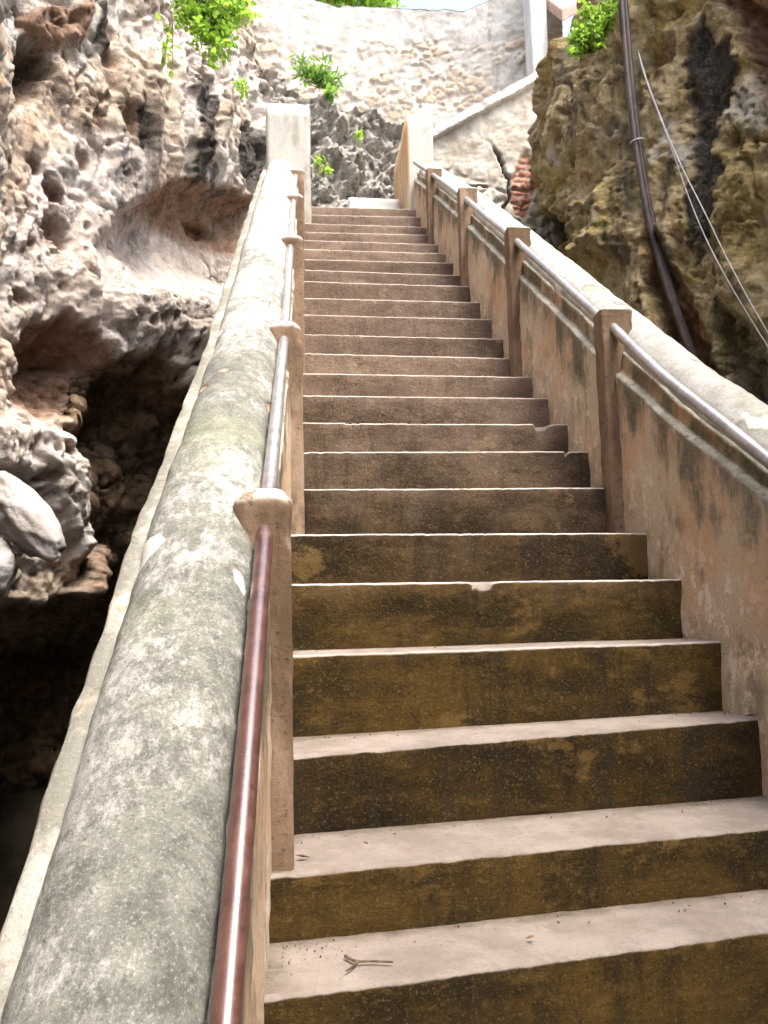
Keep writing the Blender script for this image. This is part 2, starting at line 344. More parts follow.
MAT = dict(coping=mat_coping(), coping2=mat_coping('whitened_coping', .13), wall=mat_wall(), post=mat_post(), newel=mat_newel(), newel2=mat_newel_orange(), step=mat_step(), rail=mat_rail(),
    rl=mat_rock_left(), rr=mat_rock_right(), boulder=mat_boulder(), rubble=mat_rubble(), plaster=mat_plaster(),
    pipe=mat_simple('brown_black_pipe', (.035, .026, .026), (.10, .07, .065), 14, .45, .003, (1, 1, .3)),
    wire=mat_simple('pale_wire', (.42, .42, .43), (.62, .62, .63), 20, .5, .001),
    white=mat_simple('white_render', (.46, .445, .41), (.60, .59, .56), 6, .85, .01, (1, 1, .3)),
    beam=mat_simple('pinkish_brown_beam', (.30, .19, .145), (.44, .31, .25), 7, .85, .01, (.3, 1, 1)),
    ground=mat_simple('damp_earth', (.030, .022, .014), (.065, .048, .032), 3, .95, .03),
    twig=mat_simple('dry_twig', (.05, .035, .025), (.14, .10, .07), 60, .9, .001),
    dry=mat_simple('dry_leaf_brown', (.10, .05, .02), (.24, .12, .06), 60, .8, .001),
    bark=mat_simple('grey_bark', (.10, .075, .05), (.24, .19, .13), 14, .9, .01, (1, 1, .2)),
    leaf=mat_leaf('bright_green_leaf', (.17, .32, .03), (.33, .49, .07)),
    leaf2=mat_leaf('deep_green_leaf', (.05, .16, .03), (.12, .28, .05)))

# ------------------------------------------------------------------ staircase
TOP = 24
ZL = {k: H*k for k in range(-3, 25)}; ZR = dict(ZL); YL = {k: Yk(k) for k in range(-3, 26)}; YR = dict(YL)
for k, d in {5: .014, 6: .004, 7: .007, 8: .008, 9: -.004, 10: -.006, 11: -.017, 12: -.026, 13: -.027, 14: -.011, 15: -.001, 16: .018, 17: .013, 18: .006, 19: .004, 20: -.002, 21: -.007, 22: -.004, 23: .005, 24: .016}.items(): ZL[k] += d
for k, d in {5: .007, 6: -.006, 7: .008, 8: .011, 9: -.006, 10: -.009, 11: -.022, 12: -.036, 13: -.032, 14: -.016, 15: -.004, 16: .013, 17: .002, 18: .01, 19: .003, 20: .001, 21: .003, 22: .0, 23: .022, 24: .03}.items(): ZR[k] += d
ZL.update({4: .753, 3: .52, 2: .33, 1: .195, 0: -.02, -1: -.21, -2: -.40, -3: -.59}); ZR.update({4: .758, 3: .544, 2: .322, 1: .17, 0: -.03, -1: -.22, -2: -.41, -3: -.6})
YL.update({4: 2.263, 3: 1.985, 2: 1.71, 1: 1.49, 0: 1.24, -1: 1.0, -2: .76, -3: .52}); YR.update({4: 2.29, 3: 2.15, 2: 1.90, 1: 1.71, 0: 1.47, -1: 1.2, -2: .93, -3: .66})
stairs = empty('staircase', 'long steep flight of worn brown concrete steps climbing between two plastered balustrades', 'staircase', (.55, Yk(0), 0))
NX = 150
for k in range(-2, TOP + 1):
    last = k == TOP
    xa, xb = xLw(k) - .03, xRw(k) + .03
    u = np.linspace(0, 1, NX); X = xa + (xb - xa)*u
    y0 = YL[k] + (YR[k] - YL[k])*u; z1 = ZL[k] + (ZR[k] - ZL[k])*u; zb = ZL[k-1] + (ZR[k-1] - ZL[k-1])*u
    if last: y2 = np.full(NX, 8.9)
    else: y2 = YL[k+1] + (YR[k+1] - YL[k+1])*u + .03
    X3 = np.stack([X, np.full(NX, k*3.3), np.zeros(NX)], 1)
    chip = np.clip(fbm(X3, 5, 5, .65) - .85, 0, 1)*.07 + np.clip(fbm(X3, 30, 3, .7, 3) - .45, 0, 1)*.008
    if k == 9: chip += .024*ss(.02, -.02, np.abs(X - 1.075) - .03 + .02*fbm(X3, 24, 3, .6))
    if k == 5: chip += .016*ss(.05, -.01, np.abs(X - .545) - .012 + .03*fbm(X3, 22, 3, .6))
    wav = .0018*fbm(X3, 1.6, 3, .5, 5)
    rows = []; edge = []; back = []; r = .010
    for t in np.linspace(0, 1, 9):                      # riser
        zz = zb - .02 + (z1 - r - (zb - .02))*t
        rows.append((y0 + .004*(1 - t) + chip*ss(.55, 1, t), zz)); edge.append(np.zeros(NX))
    for q in (30, 60, 90):                              # nosing
        a = math.radians(q)
        rows.append((y0 + r*(1 - math.cos(a)) + chip, z1 - r + r*math.sin(a) - chip*.5)); edge.append((.35 if q == 30 else 1.)*ss(.012, .004, chip))
    for t in (.04, .1, .2, .4, .6, .8, 1):
        rows.append((y0 + r + (y2 - y0 - r)*t + chip*(1 - t), z1 - chip*.5*(1 - min(1, t*6)) + .004*t)); edge.append(np.zeros(NX)); back.append((len(rows) - 1, t))
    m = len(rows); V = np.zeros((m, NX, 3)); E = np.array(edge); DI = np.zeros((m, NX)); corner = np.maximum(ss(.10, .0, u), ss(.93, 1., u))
    for i_, t in back: DI[i_] = np.maximum(ss(.55, .93, t), corner)  # tread back and ends: grime with contact shade painted in
    for i, (yy, zz) in enumerate(rows):
        V[i, :, 0] = X; V[i, :, 1] = yy; V[i, :, 2] = zz + wav
    V = V.reshape(-1, 3)
    n1 = fbm(V, 16, 4, .65)*.0028; V[:, 1] += n1; V[:, 2] += fbm(V, 20, 4, .7, 8)*.0009
    fr = [(i*NX + j, i*NX + j + 1, (i+1)*NX + j + 1, (i+1)*NX + j) for i in range(m-1) for j in range(NX-1)]
    # closed underside so the step is a solid block
    b0 = len(V); bot = [(X[0], y0[0] + .02, zb[0] - .3), (X[-1], y0[-1] + .02, zb[-1] - .3), (X[0], y2[0], zb[0] - .3), (X[-1], y2[-1], zb[-1] - .3)]
    V = np.vstack([V, bot]); la = (m-1)*NX
    fr += [tuple([b0, b0+1] + list(range(NX-1, -1, -1))), tuple([b0+3, b0+2] + list(range(la, la+NX))),
           tuple([b0+2, b0] + [i*NX for i in range(m)]), tuple([b0+1, b0+3] + [i*NX + NX-1 for i in range(m-1, -1, -1)]), (b0, b0+2, b0+3, b0+1)]
    mesh('landing' if last else 'step', V, fr, MAT['step'], stairs, attrs={'edge': np.concatenate([E.ravel(), np.zeros(4)]), 'tone': np.full(len(V), RNG.random()), 'dirt_shade': np.concatenate([DI.ravel(), np.zeros(4)])})

# ------------------------------------------------------------------ balustrades
KN = [-4, 2.0, 7, 10.3, 11.8, 16.4, 20.8, 24]
PROF = {1: dict(panel=[.60, .585, .506, .487, .475, .44, .38, .32], band=[.655, .64, .60, .577, .565, .525, .46, .385],
                rail=[.69, .69, .695, .683, .677, .63, .56, .50], cap=[.77, .765, .755, .745, .74, .70, .60, .55], c=.140, hw=.098, hh=.113),
        -1: dict(panel=[.60, .58, .50, .49, .48, .445, .40, .36], band=[.665, .645, .575, .565, .56, .52, .46, .42],
                rail=[.735, .70, .615, .605, .60, .565, .50, .46], cap=[.81, .80, .70, .685, .68, .635, .575, .54], c=.156, hw=.120, hh=.112)}
def balustrade(side, label):
    p = PROF[side]; g = {q: (lambda k, q=q: np.interp(k, KN, p[q])) for q in ('panel', 'band', 'rail', 'cap')}
    face = xRw if side == 1 else xLw
    root = empty('balustrade', label, 'balustrade', (float(face(0)), Yk(0), 0))
    ks = np.arange(-4.6, 24.3, .1); n = len(ks)
    def pt(k, s, a): return np.array([face(k) + side*s, Yk(k), H*k + a])
    wide = p['c'] + p['hw'] + .045
    V = []; drop = []; strip = []
    for k in ks:
        aP, aB = g['panel'](k), g['band'](k)
        q_ = 1. if side == 1 else .35
        sec = [(0, None)] + [(0, a) for a in np.linspace(-.40, aP - .012, 26)] + [(.006*q_, aP), (.028*q_, aP + .010), (.031*q_, aP + .02)]
        sec += [(.032*q_, a) for a in np.linspace(aP + .03, aB - .008, 5)] + [(.037*q_, aB), (.054, aB + .004), (p['c'] - .02, aB + .006), (p['c'] + p['hw'], aB + .006), (wide - .006, aB + .002), (wide, aB - .010), (wide + .002, aB - .12)]
        sec += [(wide + .005, a) for a in np.linspace(aB - .3, -.6, 4)] + [(wide + .005, None)]
        for s, a in sec:
            q = pt(k, s, 0 if a is None else a)
            if a is None: q[2] = -3.9 if (side == -1 and s > .1) else -1.0
            V.append(q); strip.append(1. if (side == -1 and a is not None and s < .06 and a > aP - .004) else 0.); drop.append(0 if a is None else max(0, aP - a) if s < .03 else .06)
    V = np.array(V); mm = len(sec)
    nn = fbm(V, 5, 5, .55)*.007 + fbm(V, 30, 3, .6, 2)*.0025
    up = np.zeros(len(V)); V[:, 0] += nn*(-side); V[:, 2] += np.where(V[:, 2] > -.9, fbm(V, 9, 5, .7, 9)*.0028, 0)
    fs = grid_faces(n, mm, True, flip=(side == -1)); fs += [tuple(range(mm)), tuple(range((n-1)*mm, n*mm))[::-1]]
    mesh('wall', V, fs, MAT['wall'], root, attrs={'drop': drop, 'strip': strip})
    # rounded coping
    ks2 = np.arange(-4.6, 24.0, .06); seg = 34; V = []
    for k in ks2:
        aB = g['band'](k)
        for j in range(seg):
            t = math.pi*(-.06 + 1.12*j/(seg-1)); V.append(pt(k, p['c'] - p['hw']*math.cos(t), aB + .004 + p['hh']*math.sin(t)))
    V = np.array(V); C = np.repeat(np.array([pt(k, p['c'], g['band'](k)) for k in ks2]), seg, 0)
    dr = V - C; dr /= np.linalg.norm(dr, axis=1)[:, None]
    V += dr*(fbm(V, 2.4, 3, .5, 4)*.007 + fbm(V, 12, 4, .6)*.0035 + fbm(V, 50, 2, .6)*.0012)[:, None]
    fs = grid_faces(len(ks2), seg, True, flip=(side == -1)); fs += [tuple(range(seg)), tuple(range((len(ks2)-1)*seg, len(ks2)*seg))[::-1]]
    mesh('coping', V, fs, MAT['coping' if side == -1 else 'coping2'], root)
    # posts
    for kc in (2.1 if side == -1 else 2.3, 6.9, 11.8, 16.3, 20.8):
        ks_ = math.floor(kc - .3) if kc < 3 else math.floor(kc - .26)
        zb = (ZL if side == -1 else ZR)[int(ks_)] - .03; x0 = face(kc); zt = H*kc + g['cap'](kc); zB = H*kc + g['band'](kc); y = Yk(kc)
        hd = .080 if side == -1 else .085; o_ = -.048 if side == -1 else -.045; zt -= .03 if side == -1 else .005
        hwid = .054 if side == -1 else .045; rad, cr_ = (.045, .03) if side == -1 else (.014, .010)
        rows = [(t*(zB - .10 - zb) + zb, .03, 0., .008) for t in np.linspace(0, 1, 14)] + [(zB - .05, .036, 0., .009), (zB - .015, .05 + .02, 0., .012), (zB + .005, hd - .006, 0., cr_), (zB + .02, hd, 0., cr_)]
        rows += [(t*(zt - rad - zB - .03) + zB + .03, hd, 0., cr_) for t in np.linspace(0, 1, 4)] + [(zt - rad + rad*math.sin(a), hd, rad*(1 - math.cos(a)), cr_) for a in np.radians([15, 30, 45, 60, 75, 88])]
        V = []; seg = 7
        for z, so_, ins, c_ in rows:
            sx0, sx1, yy = o_ + ins*.8, so_ - ins*.8, hwid - ins*.8; c_ = min(c_ + ins*.6, yy*.95, (sx1 - sx0)*.48)
            for qx, qy, a0 in ((sx1 - c_, yy - c_, 0), (sx0 + c_, yy - c_, 90), (sx0 + c_, -yy + c_, 180), (sx1 - c_, -yy + c_, 270)):
                for a in np.radians(np.linspace(a0, a0 + 90, seg)): V.append((x0 + side*(qx + c_*math.cos(a)), y + qy + c_*math.sin(a), z))
        V = np.array(V); m4 = seg*4; nr = len(rows)
        cx_ = V.reshape(nr, m4, 3).mean(1); dr = V - np.repeat(cx_, m4, 0); dr /= np.linalg.norm(dr, axis=1)[:, None] + 1e-9
        V += dr*(fbm(V, 12, 5, .65)*.005)[:, None]
        fs = grid_faces(nr, m4, True, flip=(side == 1)); top = tuple(range((nr-1)*m4, nr*m4)); fs += [top if side == 1 else top[::-1], tuple(range(m4))[::-1] if side == 1 else tuple(range(m4))]
        mesh('post', V, fs, MAT['post'], root)
    # handrail
    kr = np.linspace(-4.4, 23.9, 160)
    path = np.array([pt(k, .022 - .012*np.clip((7 - k)/5, 0, 1) if side == -1 else .004, g['rail'](k)) for k in kr]); path[:, 2] += .002*np.sin(kr*2.1)
    V, fs = tube_verts(path, .0195, 18); mesh('handrail', V, fs, MAT['rail'], root)
    return root
bl = balustrade(-1, 'left balustrade with broad lichen-grey rounded coping, running past the dark cave')
br_ = balustrade(1, 'right balustrade with orange-brown stained plaster side and white coping, below the ochre rock')
def block(name, x0, x1, y0, y1, z0, z1, mat, parent, lean=0., bev=.02, nz_=.006, cuts=12):
    bm = bmesh.new(); bmesh.ops.create_cube(bm, size=1)
    o = np.array(parent.location) if parent else np.zeros(3)
    bmesh.ops.bevel(bm, geom=list(bm.edges), offset=.02, segments=2, affect='EDGES')
    bmesh.ops.subdivide_edges(bm, edges=[e for e in bm.edges if e.calc_length() > .3], cuts=cuts, use_grid_fill=True)
    for v in bm.verts: v.co = (x0 + (v.co.x + .5)*(x1 - x0) + lean*(v.co.z + .5), y0 + (v.co.y + .5)*(y1 - y0), z0 + (v.co.z + .5)*(z1 - z0))
    bm.normal_update(); P_ = np.array([v.co for v in bm.verts]); d_ = fbm(P_, 6, 4, .6)*nz_
    for v, dd in zip(bm.verts, d_): v.co += v.normal*dd
    for v in bm.verts: v.co -= Vector(o)
    me = bpy.data.meshes.new(name); bm.to_mesh(me); bm.free(); me.materials.append(mat); me.polygons.foreach_set('use_smooth', [True]*len(me.polygons))
    return link(bpy.data.objects.new(name, me), parent)
block('newel', -.285, .104, 6.40, 6.78, 4.0, 5.33, MAT['newel'], bl)
block('newel', 1.045, 1.30, 6.86, 7.85, 4.0, 5.62, MAT['newel2'], br_)

# ------------------------------------------------------------------ cliffs
def plan_samples(poly, ds_fn):
    poly = np.array(poly, float); P_ = smooth_path(poly, 1200)
    L_ = np.concatenate([[0], np.cumsum(np.linalg.norm(np.diff(P_, axis=0), axis=1))])
    s = [0.]
    while s[-1] < L_[-1]:
        q = np.array([np.interp(s[-1], L_, P_[:, 0]), np.interp(s[-1], L_, P_[:, 1])]); s.append(s[-1] + ds_fn(q))
    s = np.array(s[:-1]); Q = np.stack([np.interp(s, L_, P_[:, 0]), np.interp(s, L_, P_[:, 1])], 1)
    t = np.gradient(Q, axis=0); t /= np.linalg.norm(t, axis=1)[:, None]
    for _ in range(30): t[1:-1] = (t[:-2] + t[1:-1]*2 + t[2:])/4
    t /= np.linalg.norm(t, axis=1)[:, None]
    return s, Q, t
def sdf_poly(p, poly):
    poly = np.asarray(poly); d = np.full(len(p), 1e9); ins = np.zeros(len(p), bool)
    for i in range(len(poly)):
        a, b = poly[i], poly[(i+1) % len(poly)]; e = b - a; w = p - a
        t = np.clip((w @ e)/(e @ e), 0, 1); d = np.minimum(d, ((w - t[:, None]*e)**2).sum(1))
        c = ((a[1] <= p[:, 1]) != (b[1] <= p[:, 1])) & (p[:, 0] < a[0] + (p[:, 1] - a[1])/((b[1] - a[1]) or 1e-9)*(b[0] - a[0])); ins ^= c
    return np.where(ins, -1, 1)*np.sqrt(d)
class Sheet:
    """A rock face over a plan line: every point is (distance along the line, height); features are given there."""
    def __init__(s, poly, zs, ds_fn, flip):
        s.s, s.Q, t = plan_samples(poly, ds_fn); s.z = zs
        nrm = np.stack([t[:, 1], -t[:, 0]], 1)*(1 if not flip else -1)
        S, Z = np.meshgrid(s.s, zs, indexing='ij'); s.S, s.Z = S.ravel(), Z.ravel(); m = len(zs)
        s.B = np.stack([np.repeat(s.Q[:, 0], m), np.repeat(s.Q[:, 1], m), s.Z], 1)
        s.N = np.stack([np.repeat(nrm[:, 0], m), np.repeat(nrm[:, 1], m), np.zeros(len(s.Z))], 1)
        s.P2 = np.stack([s.S, s.Z], 1); px = pix(s.B); px[px[:, 2] < .3] = 1e6; s.px = px[:, :2]; s.D = np.zeros(len(s.Z)); s.A = {}
    def loc(s, u, v):                   # surveyed photo point -> place on the face
        return s.P2[np.argmin(((s.px - [u, v])**2).sum(1))]
    def poly(s, pts, wob=.0, sc_=3., seed=0.):
        d = sdf_poly(s.P2, [s.loc(*q) for q in pts])
        if wob: d = d + wob*fbm(s.B, sc_, 4, .6, seed)
        return d
    def scale(s, u, v):                 # metres per pixel there
        a, b = s.loc(u, v - 12), s.loc(u, v + 12); return abs(a[1] - b[1])/24
    def ell(s, u, v, ru, rv, rot=0., wob=.2, sc_=2.5, seed=0.):
        c = s.loc(u, v); a = s.loc(u - ru, v); b = s.loc(u + ru, v); e = s.loc(u, v - rv); f = s.loc(u, v + rv)
        rs = max(.02, abs(a[0] - b[0])/2); rz = max(.02, abs(e[1] - f[1])/2)
        x = (s.S - c[0])/rs; y = (s.Z - c[1])/rz; cr, sr = math.cos(rot), math.sin(rot); x, y = x*cr - y*sr, x*sr + y*cr
        return np.sqrt(x*x + y*y) + wob*fbm(s.B, sc_, 4, .6, seed)
    def a(s, name, val): s.A[name] = np.clip(np.maximum(s.A.get(name, 0), val), 0, 1)
    def build(s, name, mat, flip, label, cat, jitter=.022):
        V = s.B + s.N*s.D[:, None]; G = V.reshape(len(s.s), len(s.z), 3)
        nn = np.cross(np.gradient(G, axis=0), np.gradient(G, axis=1)).reshape(-1, 3); nn /= np.linalg.norm(nn, axis=1)[:, None] + 1e-12
        if (nn*s.N).sum() < 0: nn = -nn
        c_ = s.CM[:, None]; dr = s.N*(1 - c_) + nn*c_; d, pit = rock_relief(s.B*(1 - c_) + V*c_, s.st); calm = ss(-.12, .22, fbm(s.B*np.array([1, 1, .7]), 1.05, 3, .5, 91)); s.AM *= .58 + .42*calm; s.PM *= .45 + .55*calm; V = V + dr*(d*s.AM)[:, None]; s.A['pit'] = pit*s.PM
        j = np.stack([fbm(V, 3.1, 3, .5, 31), fbm(V, 3.1, 3, .5, 57), fbm(V, 3.1, 3, .5, 83)], 1)*jitter; V = V + j; s.V = V
        o = mesh(name, V, grid_faces(len(s.s), len(s.z), flip=flip), mat, None, attrs=s.A)
        return tag(o, label, cat, kind='structure')
def rock_macro(s):
    B = s.B; wv = np.stack([fbm(B, 2.2, 3), fbm(B, 2.2, 3, seed=5.), fbm(B, 2.2, 3, seed=9.)], 1); n = len(B); s.AM = np.ones(n); s.PM = np.ones(n); s.CM = np.zeros(n)
    w1, w2, c = worley(B*np.array([1, 1, .7]) + .12*wv, 1.7, 3)
    return .13*fbm(B, .6, 2, .5, 1) + .10*(c - .5)*ss(0, .3, w2 - w1) - .05*ss(.12, 0, w2 - w1)
def rock_relief(B, st):
    """flow columns, blocks, rough grain and solution pits"""
    Bs = B*np.array([1, 1, .28]); wv = np.stack([fbm(B, 2.2, 3), fbm(B, 2.2, 3, seed=5.), fbm(B, 2.2, 3, seed=9.)], 1)
    d = st*.06*ridged(Bs, 2.4, 3, .5, 7) + st*.03*ridged(Bs, 6, 3, .5, 17) + .060*fbm(B, 2.6, 6, .62, 4)
    w1, w2, c = worley(B + .05*wv, 6.5, 13); d += .022*(c - .5)*ss(0, .2, w2 - w1)
    m = ss(-.15, .2, fbm(B, 1.6, 3, .5, 12))
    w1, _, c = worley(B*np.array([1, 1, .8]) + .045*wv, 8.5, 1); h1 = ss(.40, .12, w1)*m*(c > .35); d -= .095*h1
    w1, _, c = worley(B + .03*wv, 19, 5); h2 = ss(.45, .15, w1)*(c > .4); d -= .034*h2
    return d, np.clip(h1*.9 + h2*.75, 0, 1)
# ---- left face
def zr(a, b, c, fine, coarse): return np.concatenate([np.arange(a, b, coarse), np.arange(b, c, fine)])
zs = np.concatenate([np.arange(-3.9, -1.2, .06), np.arange(-1.2, 7.3, .0165), np.arange(7.3, 9.3, .04)])
plan = [(-.6, -4.0), (-1.9, -2.6), (-2.3, -.6), (-2.05, 1.4), (-1.85, 2.9), (-1.78, 4.0), (-2.12, 4.9), (-2.12, 5.6), (-1.45, 6.5), (-.75, 7.5), (-.15, 8.2), (.6, 8.45), (1.6, 8.55), (2.6, 8.6)]  # first points run unseen behind the camera, added to cut sky light
L_ = Sheet(plan, zs, lambda q: .12 if q[1] < 3.6 else (.016 if q[0] < 1.4 else .05), False)
if (L_.N[len(L_.N)//2]*np.array([1, 0, 0])).sum() < 0: L_.N *= -1
s = L_
D = rock_macro(s); s.st = .9
D -= .25*ss(4.5, 9, s.Z)*0
s.a('streak', ss(3.6, 4.8, s.Z)*ss(-.45, .1, fbm(s.B, .9, 3, .5, 40))); s.a('pale', ss(.05, .35, fbm(s.B, .9, 3, .5, 77))*.8)
# lip: the bright bulge under the alcove
e = s.ell(165, 315, 105, 45, 0, .15); D += .28*ss(1.15, .2, e); s.a('pale', ss(1.1, .5, e)*.75)
# big alcove with its brown ceiling
al = s.poly([(88, 268), (92, 240), (118, 208), (150, 188), (190, 178), (232, 183), (262, 200), (262, 300), (200, 300), (130, 302), (95, 296)], .05, 3)
dep = ss(.02, -.34, al)*.26 + ss(-.0, -.10, al)*.13
fade = ss(0, 1, (s.Z - s.loc(170, 318)[1])/(s.loc(170, 235)[1] - s.loc(170, 318)[1])); s.AM *= 1 - .6*ss(.03, -.08, al); s.CM = np.maximum(s.CM, ss(.04, -.04, al)); D = D*(1 - .6*ss(.03, -.08, al)) - dep*(.25 + .75*fade); s.PM *= 1 - .8*ss(.02, -.06, al)
ceil = ss(.05, -.02, al)*(1 - ss(-.06, .08, al + .34 - .0*s.Z))*1.0
zc = s.loc(175, 216)[1]; cm = ss(.03, -.03, al)*ss(zc - .06, zc + .10, s.Z + .10*fbm(s.B, 1.6, 2)); s.a('brown', cm*.85); s.a('pale', ss(.0, -.12, al)*(1 - cm)*.85)
# small hollow at the alcove's right end
e = s.ell(228, 222, 16, 13); D -= .18*ss(1.1, .5, e); s.a('brown', ss(1.2, .7, e))
# left sub-cave (lit brown lobes), main cave and lower pit, their dark partly put into the colour
sub = s.poly([(6, 405), (18, 352), (38, 318), (70, 312), (98, 332), (118, 362), (112, 400), (86, 418), (40, 420), (14, 414)], .05, 4)
D -= .50*ss(.04, -.16, sub)*(1 + .35*fbm(s.B, 2.2, 3, .5, 21)); s.a('brown', ss(.03, -.03, sub)*.9)
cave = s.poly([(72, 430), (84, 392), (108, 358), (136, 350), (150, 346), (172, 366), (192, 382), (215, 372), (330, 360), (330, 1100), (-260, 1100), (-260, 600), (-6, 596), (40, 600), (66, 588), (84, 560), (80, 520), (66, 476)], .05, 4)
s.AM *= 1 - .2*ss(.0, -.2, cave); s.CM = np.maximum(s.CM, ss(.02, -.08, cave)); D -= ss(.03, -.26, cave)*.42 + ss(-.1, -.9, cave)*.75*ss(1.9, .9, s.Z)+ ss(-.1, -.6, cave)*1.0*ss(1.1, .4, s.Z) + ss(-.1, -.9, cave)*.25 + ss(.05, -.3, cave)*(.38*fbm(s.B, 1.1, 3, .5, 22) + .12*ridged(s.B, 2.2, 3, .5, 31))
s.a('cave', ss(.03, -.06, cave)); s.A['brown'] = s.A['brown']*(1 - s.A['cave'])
# stone shelf inside the cave
sh = s.poly([(64, 592), (90, 570), (122, 556), (160, 540), (164, 556), (120, 574), (84, 602)], .05, 4)
D += ss(.05, -.05, sh)*.5; s.a('brown', ss(.02, -.03, sh)*.8); s.A['cave'] = s.A['cave']*(1 - .85*ss(.02, -.03, sh))
# spongy pale ridge in front of the cave
rg = s.poly([(-40, 412), (20, 425), (60, 440), (76, 478), (80, 520), (86, 552), (66, 560), (44, 520), (18, 478), (-40, 470)], .03, 5)
w1, _, _ = worley(s.B, 8, 2); D += ss(.05, -.10, rg)*(.20 - .10*ss(.42, .12, w1)); s.a('pale', ss(.02, -.04, rg)*.9); s.a('grey', ss(.02, -.03, rg)*.35*ss(-.1, .3, fbm(s.B, 5, 3)))
# upper-left brown recess, brown block above it, dark drips
e = s.poly([(4, 118), (8, 60), (20, 42), (48, 52), (52, 70), (36, 96), (14, 112)], .04, 4); D -= .45*ss(.03, -.12, e); s.a('cave', ss(.02, -.04, e)*.9)
e = s.poly([(14, 18), (36, 6), (86, 10), (84, 46), (56, 50), (18, 38)], .03, 4); D += .10*ss(.03, -.05, e); s.a('brown', ss(.03, -.03, e)*.9)
for (u, v, ru, rv, dd) in ((58, 192, 13, 12, .16), (36, 165, 9, 8, .1), (54, 226, 14, 16, .18), (30, 246, 8, 10, .1), (100, 118, 9, 14, .1), (110, 60, 8, 10, .1), (64, 240, 10, 12, .1), (132, 120, 10, 20, .12), (20, 300, 10, 10, .08), (25, 205, 8, 9, .1), (85, 160, 7, 10, .08), (48, 452, 12, 9, .13), (30, 478, 10, 8, .1), (66, 430, 9, 7, .1)):
    e = s.ell(u, v, ru, rv, .2, .35, 6); D -= dd*ss(1.15, .35, e); s.a('brown', ss(1.05, .6, e)*.75)
for (pts, dd) in (([(186, 96), (200, 88), (208, 100), (203, 130), (206, 178), (196, 182), (188, 170), (191, 130)], .04), ([(232, 130), (246, 122), (262, 140), (264, 175), (252, 196), (240, 178), (234, 150)], .0), ([(92, 0), (104, 0), (103, 30), (108, 46), (96, 48)], .05), ([(138, 95), (144, 95), (146, 130), (142, 158), (138, 140)], -.04), ([(178, 92), (188, 84), (206, 84), (200, 96)], .04)):
    e = s.poly(pts, .03, 6); D += dd*ss(.03, -.04, e); s.a('dark', ss(.015, -.02, e)*.95)
for (u, w, dd) in ((118, 14, .1), (150, 10, .08), (170, 12, .09), (214, 10, .1), (228, 8, .09)):       # stalactite curtains over the alcove
    c = s.loc(u, 130); D += dd*ss(1, .2, np.abs(s.S - c[0] + .04*fbm(s.B, 2, 3))/.09)*ss(s.loc(u, 190)[1], s.loc(u, 160)[1], s.Z)*ss(s.loc(u, 10)[1], s.loc(u, 60)[1], s.Z)
# back of the landing: grey broken rock, set back above so the masonry stands clear of it
sb = s.loc(262, 120)[0]; bk = ss(sb - .25, sb + .35, s.S)
w1, w2, _ = worley(s.B + .05*fbm(s.B, 3, 3)[:, None], 3.1, 9); D += bk*(.07*(ss(0, .5, w2 - w1) - .5) + .15*fbm(s.B, 2.6, 5, .65, 66) + .07*ridged(s.B, 4, 3, .5, 6))
zb_ = 6.75 + .18*fbm(np.stack([s.S, s.S*0, s.S*0], 1), .9, 3, .5, 3) + .25*ss(sb + .6, sb - .1, s.S); D -= bk*(ss(zb_ - .15, zb_ + .3, s.Z)*1.5); D += bk*.45*ss(6.5, 5.0, s.Z)
s.a('grey', bk*.9); s.PM *= 1 - .5*bk
D -= .9*ss(8.2, 9.3, s.Z)
near = ss(-2.2, .2, s.B[:, 1])*ss(4.3, 2.6, s.B[:, 1]); D -= near*ss(1.0, .3, s.Z)*1.1; s.a('cave', near*ss(1.1, .6, s.Z)); D += near*ss(1.3, 2.6, s.Z)*(.58 + .10*fbm(s.B, 1.4, 3))  # unseen overhang added to shade the pit; undercut base coloured dark too
s.D = D
for q in ('brown', 'dark', 'pale', 'cave', 'grey', 'streak'): s.a(q, np.zeros(len(s.S)))
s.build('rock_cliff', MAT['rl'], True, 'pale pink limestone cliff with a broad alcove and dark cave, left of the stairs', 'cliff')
# ---- right face
zs = np.concatenate([np.arange(-1.2, 1.4, .08), np.arange(1.4, 5.6, .0155), np.arange(5.6, 6.3, .03)])
plan = [(2.75, 8.9), (2.50, 7.2), (2.28, 6.2), (2.25, 5.7), (2.5, 5.2), (2.95, 4.6), (3.35, 3.9), (3.45, 2.9), (3.2, 1.2), (2.9, -.8), (2.2, -3.0), (.9, -4.2)]  # last points close the gorge behind the camera, added to block sky
R_ = Sheet(plan, zs, lambda q: .12 if q[1] < 3.3 or q[1] > 6.6 else .0155, False)
c0 = np.array([.6, 3.5, 0]) - R_.B[len(R_.B)//2]
if (R_.N[len(R_.N)//2]*c0).sum() < 0: R_.N *= -1
s = R_
D = rock_macro(s)*.8; s.st = 1.2
e = s.poly([(700, -40), (800, -40), (800, 100), (770, 96), (752, 70), (742, 30)], .05, 4); D -= .35*ss(.05, -.15, e); s.a('brown', ss(.04, -.04, e)*.95)
e = s.ell(660, 52, 16, 18, .2, .3, 5); D -= .14*ss(1.2, .4, e); s.a('brown', ss(1.1, .6, e)*.8)
e = s.poly([(690, 46), (700, 10), (714, 40), (738, 50), (734, 100), (722, 150), (728, 220), (704, 262), (690, 230), (696, 160), (690, 100)], .07, 6); D -= .05*ss(.03, -.05, e); s.a('dark', ss(.04, -.02, e)*.95)
e = s.poly([(668, 150), (676, 148), (674, 230), (680, 300), (664, 290), (662, 210)], .04, 6); s.a('dark', ss(.03, -.03, e)*.6)
e = s.poly([(628, 60), (640, 60), (640, 250), (630, 290), (622, 200)], .05, 6); s.a('dark', ss(.03, -.03, e)*.55)
